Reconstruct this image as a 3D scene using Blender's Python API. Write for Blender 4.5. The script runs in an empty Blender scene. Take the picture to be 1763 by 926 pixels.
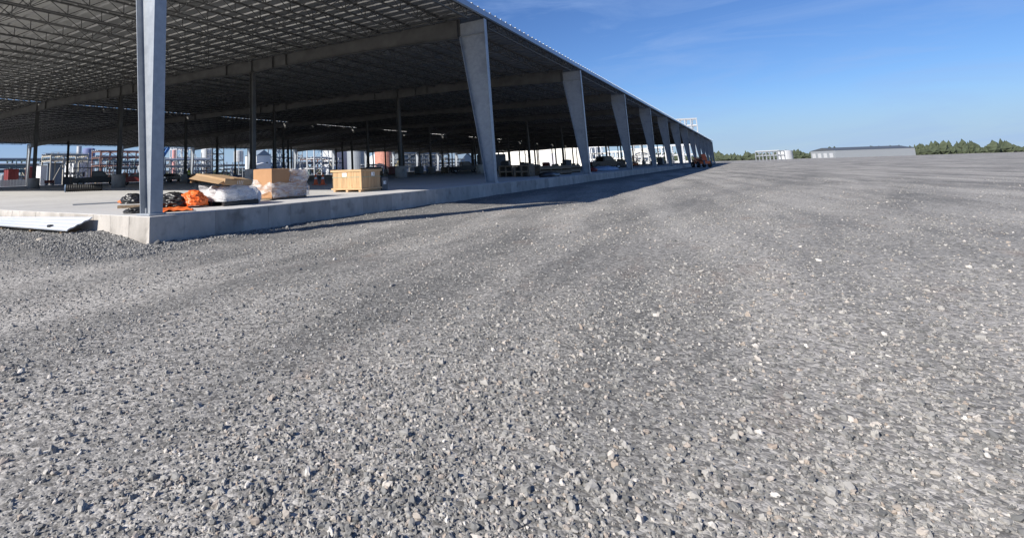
import bpy, bmesh, math, random
import numpy as np
from mathutils import Vector, Matrix, noise
random.seed(7)
R = math.radians
sc = bpy.context.scene
C = sc.collection
PI = math.pi

# ------------------------------------------------------------------ camera
CAM = Vector((-6.155, -9.865, 0.789))
RT = Vector((0.605778, -0.795015, -0.031366)); UP = Vector((-0.092963, -0.109877, 0.989588)); FW = Vector((0.790184, 0.596555, 0.140468))
F, CX, CY, W, H = 890.25, 600.0, 169.42, 1763.0, 926.0
cd = bpy.data.cameras.new('camera'); cam = bpy.data.objects.new('camera', cd); C.objects.link(cam)
cam.matrix_world = Matrix(((RT.x, UP.x, -FW.x, CAM.x), (RT.y, UP.y, -FW.y, CAM.y), (RT.z, UP.z, -FW.z, CAM.z), (0, 0, 0, 1)))
cd.sensor_width = 36; cd.sensor_fit = 'HORIZONTAL'; cd.lens = F / W * 36
cd.shift_x = (W / 2 - CX) / W; cd.shift_y = (CY - H / 2) / W
cd.clip_start = 0.05; cd.clip_end = 6000
sc.camera = cam

# ------------------------------------------------------------------ light
SUN = Vector((-1.5, 0.574, 1.0)).normalized()          # towards the sun
elev = math.asin(SUN.z); rot = math.atan2(SUN.x, SUN.y)
w = bpy.data.worlds.new('World'); sc.world = w; w.use_nodes = True
nt = w.node_tree; nt.nodes.clear()
o_ = nt.nodes.new('ShaderNodeOutputWorld'); bg = nt.nodes.new('ShaderNodeBackground')
sky = nt.nodes.new('ShaderNodeTexSky'); sky.sky_type = 'NISHITA'; sky.sun_disc = False
sky.sun_elevation = elev; sky.sun_rotation = rot; sky.altitude = 200; sky.air_density = 1.0; sky.dust_density = 0.0; sky.ozone_density = 3.0
tc = nt.nodes.new('ShaderNodeTexCoord'); mp = nt.nodes.new('ShaderNodeMapping'); mp.inputs['Scale'].default_value = (1.2, 1.2, 7)
mp.inputs['Rotation'].default_value = (0.12, -0.1, 0.3)
nz = nt.nodes.new('ShaderNodeTexNoise'); nz.inputs['Scale'].default_value = 2.6; nz.inputs['Detail'].default_value = 8; nz.inputs['Roughness'].default_value = 0.62; nz.inputs['Distortion'].default_value = 0.7
cr = nt.nodes.new('ShaderNodeValToRGB'); cr.color_ramp.elements[0].position = 0.47; cr.color_ramp.elements[1].position = 0.74
cr.color_ramp.elements[0].color = (0, 0, 0, 1); cr.color_ramp.elements[1].color = (0.50, 0.50, 0.50, 1)
mx = nt.nodes.new('ShaderNodeMixRGB'); mx.inputs['Color2'].default_value = (6.3, 6.9, 8.0, 1)
L = nt.links.new
L(tc.outputs['Generated'], mp.inputs['Vector']); L(mp.outputs['Vector'], nz.inputs['Vector']); L(nz.outputs['Fac'], cr.inputs['Fac'])
L(cr.outputs['Color'], mx.inputs['Fac']); sx_ = nt.nodes.new('ShaderNodeSeparateXYZ'); L(tc.outputs['Generated'], sx_.inputs['Vector'])
vr = nt.nodes.new('ShaderNodeMapRange'); vr.interpolation_type = 'SMOOTHERSTEP'; vr.inputs['From Min'].default_value = 0.0; vr.inputs['From Max'].default_value = 0.13; vr.inputs['To Min'].default_value = 0.72; vr.inputs['To Max'].default_value = 0.0
L(sx_.outputs['Z'], vr.inputs['Value']); vm_ = nt.nodes.new('ShaderNodeMixRGB'); vm_.inputs['Color2'].default_value = (7.4, 7.4, 7.0, 1)
L(vr.outputs['Result'], vm_.inputs['Fac']); L(sky.outputs['Color'], vm_.inputs['Color1']); L(vm_.outputs['Color'], mx.inputs['Color1']); tn = nt.nodes.new('ShaderNodeMixRGB'); tn.blend_type = 'MULTIPLY'; tn.inputs['Fac'].default_value = 1; tn.inputs['Color2'].default_value = (0.75, 1.02, 1.50, 1)
L(mx.outputs['Color'], tn.inputs['Color1']); L(tn.outputs['Color'], bg.inputs['Color'])
bg.inputs['Strength'].default_value = 0.050
L(bg.outputs['Background'], o_.inputs['Surface'])
sl = bpy.data.lights.new('sun', 'SUN'); sl.energy = 5.0; sl.angle = R(0.53); sl.color = (1.0, 0.95, 0.87)
so = bpy.data.objects.new('sun', sl); C.objects.link(so); so.rotation_euler = SUN.to_track_quat('Z', 'Y').to_euler(); so.location = SUN * 80
sc.view_settings.view_transform = 'Standard'; sc.view_settings.look = 'None'; sc.view_settings.gamma = 1
sc.view_settings.exposure = 0.5
sc.render.engine = 'CYCLES'; sc.cycles.use_denoising = True; sc.cycles.max_bounces = 8; sc.cycles.diffuse_bounces = 4; sc.cycles.transparent_max_bounces = 12

# ------------------------------------------------------------------ helpers
def ray(px, py): return RT * ((px - CX) / F) - UP * ((py - CY) / F) + FW
def at(px, py, X=None, Y=None, z=None):
    v = ray(px, py)
    if X is not None: t = (X - CAM.x) / v.x
    elif Y is not None: t = (Y - CAM.y) / v.y
    else: t = (z - CAM.z) / v.z
    return CAM + v * t

MATS = {}
def mat(name, c1, c2=None, scale=4.0, rough=0.7, metal=0.0, bump=0.0, bscale=None, rnd=0.0, detail=6, stretch=None, coords='Object', spots=None, trans=0.0):
    if name in MATS: return MATS[name]
    m = bpy.data.materials.new(name); m.use_nodes = True; n = m.node_tree; b = n.nodes['Principled BSDF']; LL = n.links.new
    b.inputs['Roughness'].default_value = rough; b.inputs['Metallic'].default_value = metal
    t = n.nodes.new('ShaderNodeTexCoord'); mpp = n.nodes.new('ShaderNodeMapping'); LL(t.outputs[coords], mpp.inputs['Vector'])
    if stretch: mpp.inputs['Scale'].default_value = stretch
    c2 = c2 or tuple(min(1, x * 1.2) for x in c1)
    ns = n.nodes.new('ShaderNodeTexNoise'); ns.inputs['Scale'].default_value = scale; ns.inputs['Detail'].default_value = detail; ns.inputs['Roughness'].default_value = 0.65
    LL(mpp.outputs['Vector'], ns.inputs['Vector'])
    rp = n.nodes.new('ShaderNodeValToRGB'); rp.color_ramp.elements[0].position = 0.33; rp.color_ramp.elements[1].position = 0.67
    rp.color_ramp.elements[0].color = (*c1, 1); rp.color_ramp.elements[1].color = (*c2, 1)
    LL(ns.outputs['Fac'], rp.inputs['Fac']); col = rp.outputs['Color']
    if spots:
        sc_, lo, hi, cs = spots
        n2 = n.nodes.new('ShaderNodeTexNoise'); n2.inputs['Scale'].default_value = sc_; n2.inputs['Detail'].default_value = 5
        LL(t.outputs[coords], n2.inputs['Vector'])
        mr = n.nodes.new('ShaderNodeMapRange'); mr.inputs['From Min'].default_value = lo; mr.inputs['From Max'].default_value = hi; LL(n2.outputs['Fac'], mr.inputs['Value'])
        mm = n.nodes.new('ShaderNodeMixRGB'); mm.inputs['Color2'].default_value = (*cs, 1); LL(mr.outputs['Result'], mm.inputs['Fac']); LL(col, mm.inputs['Color1']); col = mm.outputs['Color']
    if rnd:
        oi = n.nodes.new('ShaderNodeObjectInfo'); hs = n.nodes.new('ShaderNodeHueSaturation'); mr = n.nodes.new('ShaderNodeMapRange')
        mr.inputs['To Min'].default_value = 1 - rnd; mr.inputs['To Max'].default_value = 1 + rnd
        LL(oi.outputs['Random'], mr.inputs['Value']); LL(mr.outputs['Result'], hs.inputs['Value']); LL(col, hs.inputs['Color']); col = hs.outputs['Color']
    LL(col, b.inputs['Base Color'])
    if bump:
        n3 = n.nodes.new('ShaderNodeTexNoise'); n3.inputs['Scale'].default_value = bscale or scale * 5; n3.inputs['Detail'].default_value = 5
        LL(mpp.outputs['Vector'], n3.inputs['Vector'])
        bp = n.nodes.new('ShaderNodeBump'); bp.inputs['Strength'].default_value = bump; bp.inputs['Distance'].default_value = 0.02
        LL(n3.outputs['Fac'], bp.inputs['Height']); LL(bp.outputs['Normal'], b.inputs['Normal'])
    if trans: b.inputs['Transmission Weight'].default_value = trans
    MATS[name] = m; return m

class MB:
    """collects shapes into one mesh"""
    def __init__(s): s.v = []; s.f = []
    def add(s, vs, fs):
        n = len(s.v); s.v += [tuple(x) for x in vs]; s.f += [tuple(i + n for i in q) for q in fs]; return s
    def box(s, x0, y0, z0, x1, y1, z1):
        return s.add([(x0, y0, z0), (x1, y0, z0), (x1, y1, z0), (x0, y1, z0), (x0, y0, z1), (x1, y0, z1), (x1, y1, z1), (x0, y1, z1)],
                     [(3, 2, 1, 0), (4, 5, 6, 7), (0, 1, 5, 4), (1, 2, 6, 5), (2, 3, 7, 6), (3, 0, 4, 7)])
    def bev(s, x0, y0, z0, x1, y1, z1, b=0.01):
        xs = (x0, x0 + b, x1 - b, x1); vs = []
        for z, i in ((z0, b), (z0 + b, 0), (z1 - b, 0), (z1, b)):
            a0, a1, b0, b1 = x0 + i, x1 - i, y0 + i, y1 - i
            vs += [(a0, b0, z), (a1, b0, z), (a1, b1, z), (a0, b1, z)]
        fs = [(3, 2, 1, 0), (12, 13, 14, 15)]
        for k in range(3):
            for j in range(4):
                a = k * 4 + j; c = k * 4 + (j + 1) % 4; fs.append((a, c, c + 4, a + 4))
        return s.add(vs, fs)
    def bar(s, p, q, wd, hg=None, roll=None):
        p = Vector(p); q = Vector(q); hg = hg or wd; d = (q - p)
        if d.length < 1e-6: return s
        d.normalize(); u = Vector((0, 0, 1)) if abs(d.z) < 0.95 else Vector((1, 0, 0))
        a = d.cross(u).normalized(); b = a.cross(d).normalized()
        vs = []
        for e in (p, q):
            for i, j in ((-1, -1), (1, -1), (1, 1), (-1, 1)): vs.append(e + a * (i * wd / 2) + b * (j * hg / 2))
        return s.add(vs, [(0, 1, 2, 3), (7, 6, 5, 4), (0, 4, 5, 1), (1, 5, 6, 2), (2, 6, 7, 3), (3, 7, 4, 0)])
    def tube(s, p, q, r, r2=None, n=10, cap=True):
        p = Vector(p); q = Vector(q); r2 = r if r2 is None else r2; d = (q - p).normalized()
        u = Vector((0, 0, 1)) if abs(d.z) < 0.95 else Vector((1, 0, 0)); a = d.cross(u).normalized(); b = a.cross(d)
        vs = []
        for e, rr in ((p, r), (q, r2)):
            for k in range(n):
                t = 2 * PI * k / n; vs.append(e + a * (math.cos(t) * rr) + b * (math.sin(t) * rr))
        fs = [(k, (k + 1) % n, n + (k + 1) % n, n + k) for k in range(n)]
        if cap: fs += [tuple(range(n))[::-1], tuple(range(n, 2 * n))]
        return s.add(vs, fs)
    def lathe(s, prof, c=(0, 0, 0), n=16):
        vs = []; fs = []
        for r, z in prof:
            for k in range(n):
                t = 2 * PI * k / n; vs.append((c[0] + r * math.cos(t), c[1] + r * math.sin(t), c[2] + z))
        for i in range(len(prof) - 1):
            for k in range(n): fs.append((i * n + k, i * n + (k + 1) % n, (i + 1) * n + (k + 1) % n, (i + 1) * n + k))
        fs += [tuple(range(n))[::-1], tuple(range((len(prof) - 1) * n, len(prof) * n))]
        return s.add(vs, fs)
    def prism(s, pts, y0, y1, axis='y'):
        """closed polygon pts (a,b) extruded; axis y: pts are (x,z); axis x: pts are (y,z)"""
        n = len(pts)
        if axis == 'y': vs = [(a, y0, b) for a, b in pts] + [(a, y1, b) for a, b in pts]
        else: vs = [(y0, a, b) for a, b in pts] + [(y1, a, b) for a, b in pts]
        return s.add(vs, [tuple(range(n)), tuple(range(n, 2 * n))[::-1]] + [(k, n + k, n + (k + 1) % n, (k + 1) % n) for k in range(n)])
    def mesh(s, name, m, smooth=False):
        me = bpy.data.meshes.new(name); me.from_pydata(s.v, [], s.f); me.update()
        bm = bmesh.new(); bm.from_mesh(me); bmesh.ops.recalc_face_normals(bm, faces=bm.faces); bm.to_mesh(me); bm.free()
        if m is not None: me.materials.append(m)
        if smooth: me.polygons.foreach_set('use_smooth', [True] * len(me.polygons))
        return me
    def build(s, name, m, parent=None, smooth=False):
        return put(name, s.mesh(name, m, smooth), parent)

def put(name, me, parent=None, loc=None, rz=None, scale=None):
    o = bpy.data.objects.new(name, me); C.objects.link(o)
    if parent is not None: o.parent = parent
    if loc is not None: o.location = loc
    if rz is not None: o.rotation_euler = (0, 0, rz)
    if scale is not None: o.scale = scale
    return o
def tag(o, label=None, cat=None, group=None, kind=None):
    if label: o['label'] = label
    if cat: o['category'] = cat
    if group: o['group'] = group
    if kind: o['kind'] = kind
    return o
def thing(name, label, cat, loc=(0, 0, 0), rz=0, group=None):
    o = bpy.data.objects.new(name, None); C.objects.link(o); o.location = loc; o.rotation_euler = (0, 0, rz); o.empty_display_size = 0.2
    return tag(o, label, cat, group)

# ------------------------------------------------------------------ materials
def gravel_material():
    m = bpy.data.materials.new('gravel'); m.use_nodes = True; n = m.node_tree; b = n.nodes['Principled BSDF']; LL = n.links.new
    b.inputs['Roughness'].default_value = 0.9
    g = n.nodes.new('ShaderNodeNewGeometry')
    def noise_(scale, detail=5, st=None, rough=0.6):
        x = n.nodes.new('ShaderNodeTexNoise'); x.inputs['Scale'].default_value = scale; x.inputs['Detail'].default_value = detail; x.inputs['Roughness'].default_value = rough
        if st:
            q = n.nodes.new('ShaderNodeMapping'); q.inputs['Scale'].default_value = st; q.inputs['Rotation'].default_value = (0, 0, R(-12)); LL(g.outputs['Position'], q.inputs['Vector']); LL(q.outputs['Vector'], x.inputs['Vector'])
        else: LL(g.outputs['Position'], x.inputs['Vector'])
        return x.outputs['Fac']
    def ramp(v, a, b_, c0, c1):
        r = n.nodes.new('ShaderNodeValToRGB'); r.color_ramp.elements[0].position = a; r.color_ramp.elements[1].position = b_
        r.color_ramp.elements[0].color = (*c0, 1); r.color_ramp.elements[1].color = (*c1, 1); LL(v, r.inputs['Fac']); return r.outputs['Color']
    def mixc(f, a, b_, mode='MIX'):
        x = n.nodes.new('ShaderNodeMixRGB'); x.blend_type = mode
        if isinstance(f, float): x.inputs['Fac'].default_value = f
        else: LL(f, x.inputs['Fac'])
        for s_, v in (('Color1', a), ('Color2', b_)):
            if isinstance(v, tuple): x.inputs[s_].default_value = (*v, 1)
            else: LL(v, x.inputs[s_])
        return x.outputs['Color']
    big = noise_(0.30, 5, (0.30, 1.15, 1), 0.55); mid = noise_(1.5, 6, (0.22, 1.25, 1), 0.62)
    base = mixc(ramp(big, 0.40, 0.60, (0, 0, 0), (1, 1, 1)), (0.155, 0.150, 0.140), (0.315, 0.298, 0.274))
    base = mixc(ramp(mid, 0.42, 0.7, (0, 0, 0), (0.65, 0.65, 0.65)), base, (0.335, 0.316, 0.288))
    red = noise_(0.9, 4, (0.7, 2.0, 1))
    base = mixc(ramp(red, 0.60, 0.74, (0, 0, 0), (0.5, 0.5, 0.5)), base, (0.215, 0.165, 0.135))
    # worn wheel lanes where the fines are packed
    wq = n.nodes.new('ShaderNodeMapping'); wq.inputs['Rotation'].default_value = (0, 0, R(-9)); LL(g.outputs['Position'], wq.inputs['Vector'])
    wv = n.nodes.new('ShaderNodeTexWave'); wv.bands_direction = 'Y'; wv.inputs['Scale'].default_value = 0.155; wv.inputs['Distortion'].default_value = 5.0; wv.inputs['Detail'].default_value = 2; wv.inputs['Detail Scale'].default_value = 0.12; LL(wq.outputs['Vector'], wv.inputs['Vector'])
    lane = ramp(wv.outputs['Fac'], 0.62, 0.92, (0, 0, 0), (1, 1, 1)); gate = ramp(noise_(0.12, 3, (0.4, 1, 1)), 0.42, 0.6, (0, 0, 0), (0.42, 0.42, 0.42)); lane = mixc(1.0, lane, gate, 'MULTIPLY')
    base = mixc(lane, base, (0.40, 0.38, 0.35))
    lane2 = ramp(wv.outputs['Fac'], 0.05, 0.22, (0.28, 0.28, 0.28), (0, 0, 0)); base = mixc(lane2, base, (0.14, 0.137, 0.13))
    # fresher dark crushed stone heaped along the slab
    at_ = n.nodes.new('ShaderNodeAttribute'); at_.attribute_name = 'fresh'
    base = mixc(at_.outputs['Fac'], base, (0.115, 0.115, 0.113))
    vo = n.nodes.new('ShaderNodeTexVoronoi'); vo.inputs['Scale'].default_value = 32; LL(g.outputs['Position'], vo.inputs['Vector'])
    vo2 = n.nodes.new('ShaderNodeTexVoronoi'); vo2.inputs['Scale'].default_value = 84; LL(g.outputs['Position'], vo2.inputs['Vector'])
    sp = n.nodes.new('ShaderNodeSeparateColor'); LL(vo.outputs['Color'], sp.inputs['Color'])
    sp2 = n.nodes.new('ShaderNodeSeparateColor'); LL(vo2.outputs['Color'], sp2.inputs['Color'])
    k1 = ramp(sp.outputs['Red'], 0, 1, (0.52, 0.52, 0.52), (1.46, 1.46, 1.46)); k2 = ramp(sp2.outputs['Red'], 0, 1, (0.64, 0.64, 0.64), (1.38, 1.38, 1.38))
    base = mixc(1.0, base, k1, 'MULTIPLY'); base = mixc(1.0, base, k2, 'MULTIPLY')
    LL(base, b.inputs['Base Color'])
    ad = n.nodes.new('ShaderNodeMath'); ad.operation = 'MULTIPLY_ADD'; ad.inputs[1].default_value = 0.5; LL(vo2.outputs['Distance'], ad.inputs[0]); LL(vo.outputs['Distance'], ad.inputs[2])
    bp = n.nodes.new('ShaderNodeBump'); bp.invert = True; bp.inputs['Strength'].default_value = 0.38; bp.inputs['Distance'].default_value = 0.014; LL(ad.outputs['Value'], bp.inputs['Height']); LL(bp.outputs['Normal'], b.inputs['Normal'])
    return m
M_gravel = gravel_material()
def stone_material():
    m = bpy.data.materials.new('crushed_stone'); m.use_nodes = True; n = m.node_tree; b = n.nodes['Principled BSDF']; LL = n.links.new
    a = n.nodes.new('ShaderNodeAttribute'); a.attribute_type = 'INSTANCER'; a.attribute_name = 'tint'
    r = n.nodes.new('ShaderNodeValToRGB'); e = r.color_ramp.elements; e[0].color = (0.12, 0.12, 0.118, 1); e[1].color = (0.56, 0.535, 0.50, 1)
    x = r.color_ramp.elements.new(0.45); x.color = (0.255, 0.248, 0.236, 1); x = r.color_ramp.elements.new(0.8); x.color = (0.37, 0.352, 0.325, 1)
    x = r.color_ramp.elements.new(0.9); x.color = (0.31, 0.255, 0.21, 1)
    LL(a.outputs['Fac'], r.inputs['Fac']); LL(r.outputs['Color'], b.inputs['Base Color']); b.inputs['Roughness'].default_value = 0.85
    return m
M_stone = stone_material()
CONC = mat('concrete_floor', (0.50, 0.49, 0.475), (0.59, 0.578, 0.56), 0.55, 0.75, bump=0.15, bscale=30, rnd=0.05, spots=(2.2, 0.58, 0.72, (0.43, 0.415, 0.40)))
CPAN = mat('concrete_face', (0.35, 0.325, 0.295), (0.50, 0.465, 0.425), 1.9, 0.85, bump=0.4, bscale=26, rnd=0.17, coords='Object', stretch=(1, 1, 0.5), spots=(2.4, 0.55, 0.72, (0.26, 0.24, 0.215)))
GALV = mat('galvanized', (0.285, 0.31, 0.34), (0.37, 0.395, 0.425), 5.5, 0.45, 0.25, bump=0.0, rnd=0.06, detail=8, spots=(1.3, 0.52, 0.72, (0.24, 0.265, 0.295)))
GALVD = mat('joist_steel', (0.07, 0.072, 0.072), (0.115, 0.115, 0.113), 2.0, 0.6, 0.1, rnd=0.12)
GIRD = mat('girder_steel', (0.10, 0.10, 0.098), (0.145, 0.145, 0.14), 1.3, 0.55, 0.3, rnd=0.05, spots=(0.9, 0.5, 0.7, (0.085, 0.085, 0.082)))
DECK = mat('roof_sheet', (0.41, 0.41, 0.40), (0.49, 0.49, 0.477), 0.8, 0.40, 0.85, rnd=0.05)
FASC = mat('fascia_blue', (0.25, 0.34, 0.47), (0.29, 0.38, 0.51), 2.0, 0.4, 0.2)
WOOD = mat('pine_board', (0.34, 0.205, 0.095), (0.52, 0.345, 0.185), 3.0, 0.65, bump=0.1, stretch=(5, 5, 0.5), rnd=0.14, spots=(9.0, 0.66, 0.74, (0.36, 0.19, 0.07)))
WOODH = mat('pine_rail', (0.41, 0.26, 0.13), (0.54, 0.37, 0.205), 3.0, 0.65, bump=0.1, stretch=(0.7, 0.7, 6), rnd=0.1)
DWOOD = mat('weathered_lumber', (0.13, 0.095, 0.06), (0.26, 0.19, 0.12), 3.0, 0.8, bump=0.2, stretch=(0.6, 5, 5), rnd=0.3)
CARD = mat('cardboard', (0.37, 0.195, 0.092), (0.45, 0.25, 0.125), 1.4, 0.8, bump=0.08, rnd=0.08)
CARDT = mat('tan_carton', (0.38, 0.245, 0.13), (0.46, 0.31, 0.175), 2.0, 0.8, bump=0.1)
WHITE = mat('white_paint', (0.74, 0.745, 0.75), (0.80, 0.80, 0.80), 2.0, 0.45)
LABEL = mat('white_label', (0.78, 0.78, 0.76), (0.82, 0.82, 0.80), 2.0, 0.6)
PRINT = mat('label_print', (0.05, 0.05, 0.055), (0.10, 0.10, 0.10), 60, 0.7)
CREAM = mat('cream_cladding', (0.72, 0.70, 0.64), (0.78, 0.76, 0.70), 0.6, 0.6)
BLACKP = mat('black_plastic', (0.014, 0.014, 0.015), (0.028, 0.028, 0.03), 5, 0.38, bump=0.1)
RUBBER = mat('rubber', (0.018, 0.018, 0.018), (0.035, 0.034, 0.033), 8, 0.85)
ORANGE = mat('orange_tarp', (0.72, 0.13, 0.025), (0.82, 0.19, 0.04), 4, 0.45, bump=0.35, bscale=14)
CONEO = mat('cone_orange', (0.70, 0.10, 0.02), (0.78, 0.14, 0.03), 4, 0.5)
SHEET = mat('coated_sheet', (0.66, 0.70, 0.77), (0.74, 0.77, 0.83), 0.9, 0.28, 0.15)
DGREY = mat('dark_grey_metal', (0.09, 0.10, 0.11), (0.14, 0.15, 0.16), 3, 0.5, 0.3)
MGREY = mat('mid_grey_metal', (0.27, 0.29, 0.31), (0.35, 0.37, 0.39), 2, 0.55, 0.2)
LGREY = mat('light_grey_metal', (0.48, 0.49, 0.50), (0.58, 0.59, 0.60), 1.5, 0.5, 0.1)
BLUEG = mat('blue_grey_cladding', (0.18, 0.225, 0.29), (0.23, 0.28, 0.34), 1.2, 0.55)
TANST = mat('tan_steel', (0.38, 0.35, 0.29), (0.46, 0.42, 0.35), 2, 0.6)
TEAL = mat('teal_steel', (0.10, 0.15, 0.16), (0.15, 0.20, 0.21), 2, 0.6)
REDP = mat('red_paint', (0.17, 0.022, 0.02), (0.23, 0.035, 0.028), 3, 0.4)
REDST = mat('oxide_red_steel', (0.17, 0.085, 0.07), (0.24, 0.125, 0.10), 3, 0.6)
SALMON = mat('salmon_silo_paint', (0.50, 0.22, 0.165), (0.58, 0.27, 0.20), 1.2, 0.6, spots=(0.8, 0.5, 0.7, (0.43, 0.18, 0.13)))
BLUEP = mat('blue_paint', (0.03, 0.13, 0.38), (0.05, 0.18, 0.45), 3, 0.4)
BLUET = mat('blue_tarp', (0.16, 0.26, 0.42), (0.34, 0.45, 0.60), 4, 0.4, bump=0.3, bscale=12)
CARBLK = mat('dark_car_paint', (0.012, 0.013, 0.015), (0.02, 0.021, 0.023), 3, 0.25)
CARGRY = mat('silver_car_paint', (0.30, 0.31, 0.32), (0.34, 0.35, 0.36), 3, 0.3, 0.5)
CARWHT = mat('white_car_paint', (0.68, 0.68, 0.67), (0.72, 0.72, 0.71), 3, 0.3)
GLASS = mat('dark_window', (0.02, 0.024, 0.03), (0.03, 0.034, 0.04), 2, 0.08)
CHROME = mat('bright_lamp_lens', (0.75, 0.76, 0.78), (0.82, 0.83, 0.84), 2, 0.15, 0.6)
YEL = mat('yellow_paint', (0.55, 0.42, 0.14), (0.65, 0.52, 0.22), 3, 0.5)
HIVIS = mat('hi_vis_fabric', (0.52, 0.58, 0.03), (0.60, 0.66, 0.06), 9, 0.7)
SKIN = mat('skin', (0.42, 0.26, 0.18), (0.47, 0.30, 0.21), 6, 0.6)
DENIM = mat('dark_denim', (0.03, 0.04, 0.065), (0.05, 0.06, 0.09), 9, 0.85)
ORVEH = mat('orange_machine_paint', (0.62, 0.12, 0.03), (0.70, 0.16, 0.05), 3, 0.4)
FOLI = mat('far_foliage', (0.04, 0.055, 0.03), (0.075, 0.09, 0.05), 0.4, 0.9)
def film_material():
    m = bpy.data.materials.new('clear_wrap'); m.use_nodes = True; n = m.node_tree; LL = n.links.new; n.nodes.clear()
    out = n.nodes.new('ShaderNodeOutputMaterial'); t = n.nodes.new('ShaderNodeBsdfTransparent'); p = n.nodes.new('ShaderNodeBsdfPrincipled'); mxs = n.nodes.new('ShaderNodeMixShader')
    p.inputs['Base Color'].default_value = (0.80, 0.81, 0.82, 1); p.inputs['Roughness'].default_value = 0.22
    g = n.nodes.new('ShaderNodeTexCoord'); x = n.nodes.new('ShaderNodeTexNoise'); x.inputs['Scale'].default_value = 3.2; x.inputs['Detail'].default_value = 7; x.inputs['Roughness'].default_value = 0.65; x.inputs['Distortion'].default_value = 1.6
    mq = n.nodes.new('ShaderNodeMapping'); mq.inputs['Rotation'].default_value = (R(28), R(32), 0); mq.inputs['Scale'].default_value = (0.7, 0.7, 3.4); LL(g.outputs['Object'], mq.inputs['Vector']); LL(mq.outputs['Vector'], x.inputs['Vector']); x.inputs['Distortion'].default_value = 0.6; r = n.nodes.new('ShaderNodeMapRange'); r.inputs['From Min'].default_value = 0.36; r.inputs['From Max'].default_value = 0.70; r.inputs['To Min'].default_value = 0.10; r.inputs['To Max'].default_value = 0.74
    LL(x.outputs['Fac'], r.inputs['Value']); LL(r.outputs['Result'], mxs.inputs['Fac']); LL(t.outputs[0], mxs.inputs[1]); LL(p.outputs[0], mxs.inputs[2]); LL(mxs.outputs[0], out.inputs['Surface'])
    bp = n.nodes.new('ShaderNodeBump'); bp.inputs['Strength'].default_value = 0.7; bp.inputs['Distance'].default_value = 0.03; LL(x.outputs['Fac'], bp.inputs['Height']); LL(bp.outputs['Normal'], p.inputs['Normal'])
    return m
FILM = film_material()

# ------------------------------------------------------------------ ground
GZ = -0.57
def sstep(a, b, x):
    t = max(0.0, min(1.0, (x - a) / (b - a))); return t * t * (3 - 2 * t)
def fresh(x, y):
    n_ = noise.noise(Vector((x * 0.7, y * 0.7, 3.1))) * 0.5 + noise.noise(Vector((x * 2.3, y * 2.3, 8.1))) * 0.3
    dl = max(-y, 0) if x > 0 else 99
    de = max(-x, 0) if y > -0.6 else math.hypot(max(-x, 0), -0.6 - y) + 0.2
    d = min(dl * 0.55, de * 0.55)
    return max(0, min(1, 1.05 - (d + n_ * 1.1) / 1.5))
def gh(x, y):
    z = GZ
    if x > 900 or abs(y) > 900: return z
    v = Vector((x * 0.45, y * 0.45, 0)); z += noise.noise(v) * 0.03 + noise.noise(v * 4.1) * 0.012
    d = max(-x, 0)
    rise = 0.10 * sstep(0.1, 1.0, y) + 0.10 * sstep(0.8, 2.0, y) - 0.07 * sstep(2.2, 3.4, y)
    z += rise * math.exp(-(d / 1.35) ** 1.6)
    ln = max(-y, 0) if x > -0.3 else math.hypot(-x, y)
    k = math.exp(-(min(d if y > 0 else 99, ln) / 1.6) ** 2)
    z += k * (noise.noise(Vector((x * 3.1, y * 3.1, 5))) * 0.025 + noise.noise(Vector((x * 9, y * 9, 2))) * 0.013)
    # wheel ruts of the yard road
    z += 0.012 * math.sin((y + 0.16 * x) * 2.1 + noise.noise(Vector((x * 0.2, y * 0.2, 9))) * 2)
    return z
def axis(lo, hi, fine, f0, f1):
    a = list(np.arange(f0, f1 + 1e-6, fine)); s = fine; x = f1
    while x < hi: s *= 1.22; x += s; a.append(min(x, hi))
    s = fine; x = f0; pre = []
    while x > lo: s *= 1.22; x -= s; pre.append(max(x, lo))
    return pre[::-1] + a
xs = axis(-2500, 3500, 0.085, -7.0, 13.0); ys = axis(-2500, 3500, 0.085, -11.5, 4.5)
vs = []; fr = []
for y in ys:
    for x in xs:
        inside = x > 0.15 and 0.15 < y < 108
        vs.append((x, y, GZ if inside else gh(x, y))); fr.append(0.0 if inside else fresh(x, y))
nx = len(xs)
fs = [(j * nx + i, j * nx + i + 1, (j + 1) * nx + i + 1, (j + 1) * nx + i) for j in range(len(ys) - 1) for i in range(nx - 1)]
me = bpy.data.meshes.new('gravel_ground'); me.from_pydata(vs, [], fs); me.materials.append(M_gravel); me.polygons.foreach_set('use_smooth', [True] * len(fs))
a_ = me.attributes.new('fresh', 'FLOAT', 'POINT'); a_.data.foreach_set('value', fr)
ground = put('ground', me); tag(ground, 'grey crushed gravel yard in front of the canopy shed', 'ground', kind='structure')

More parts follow.
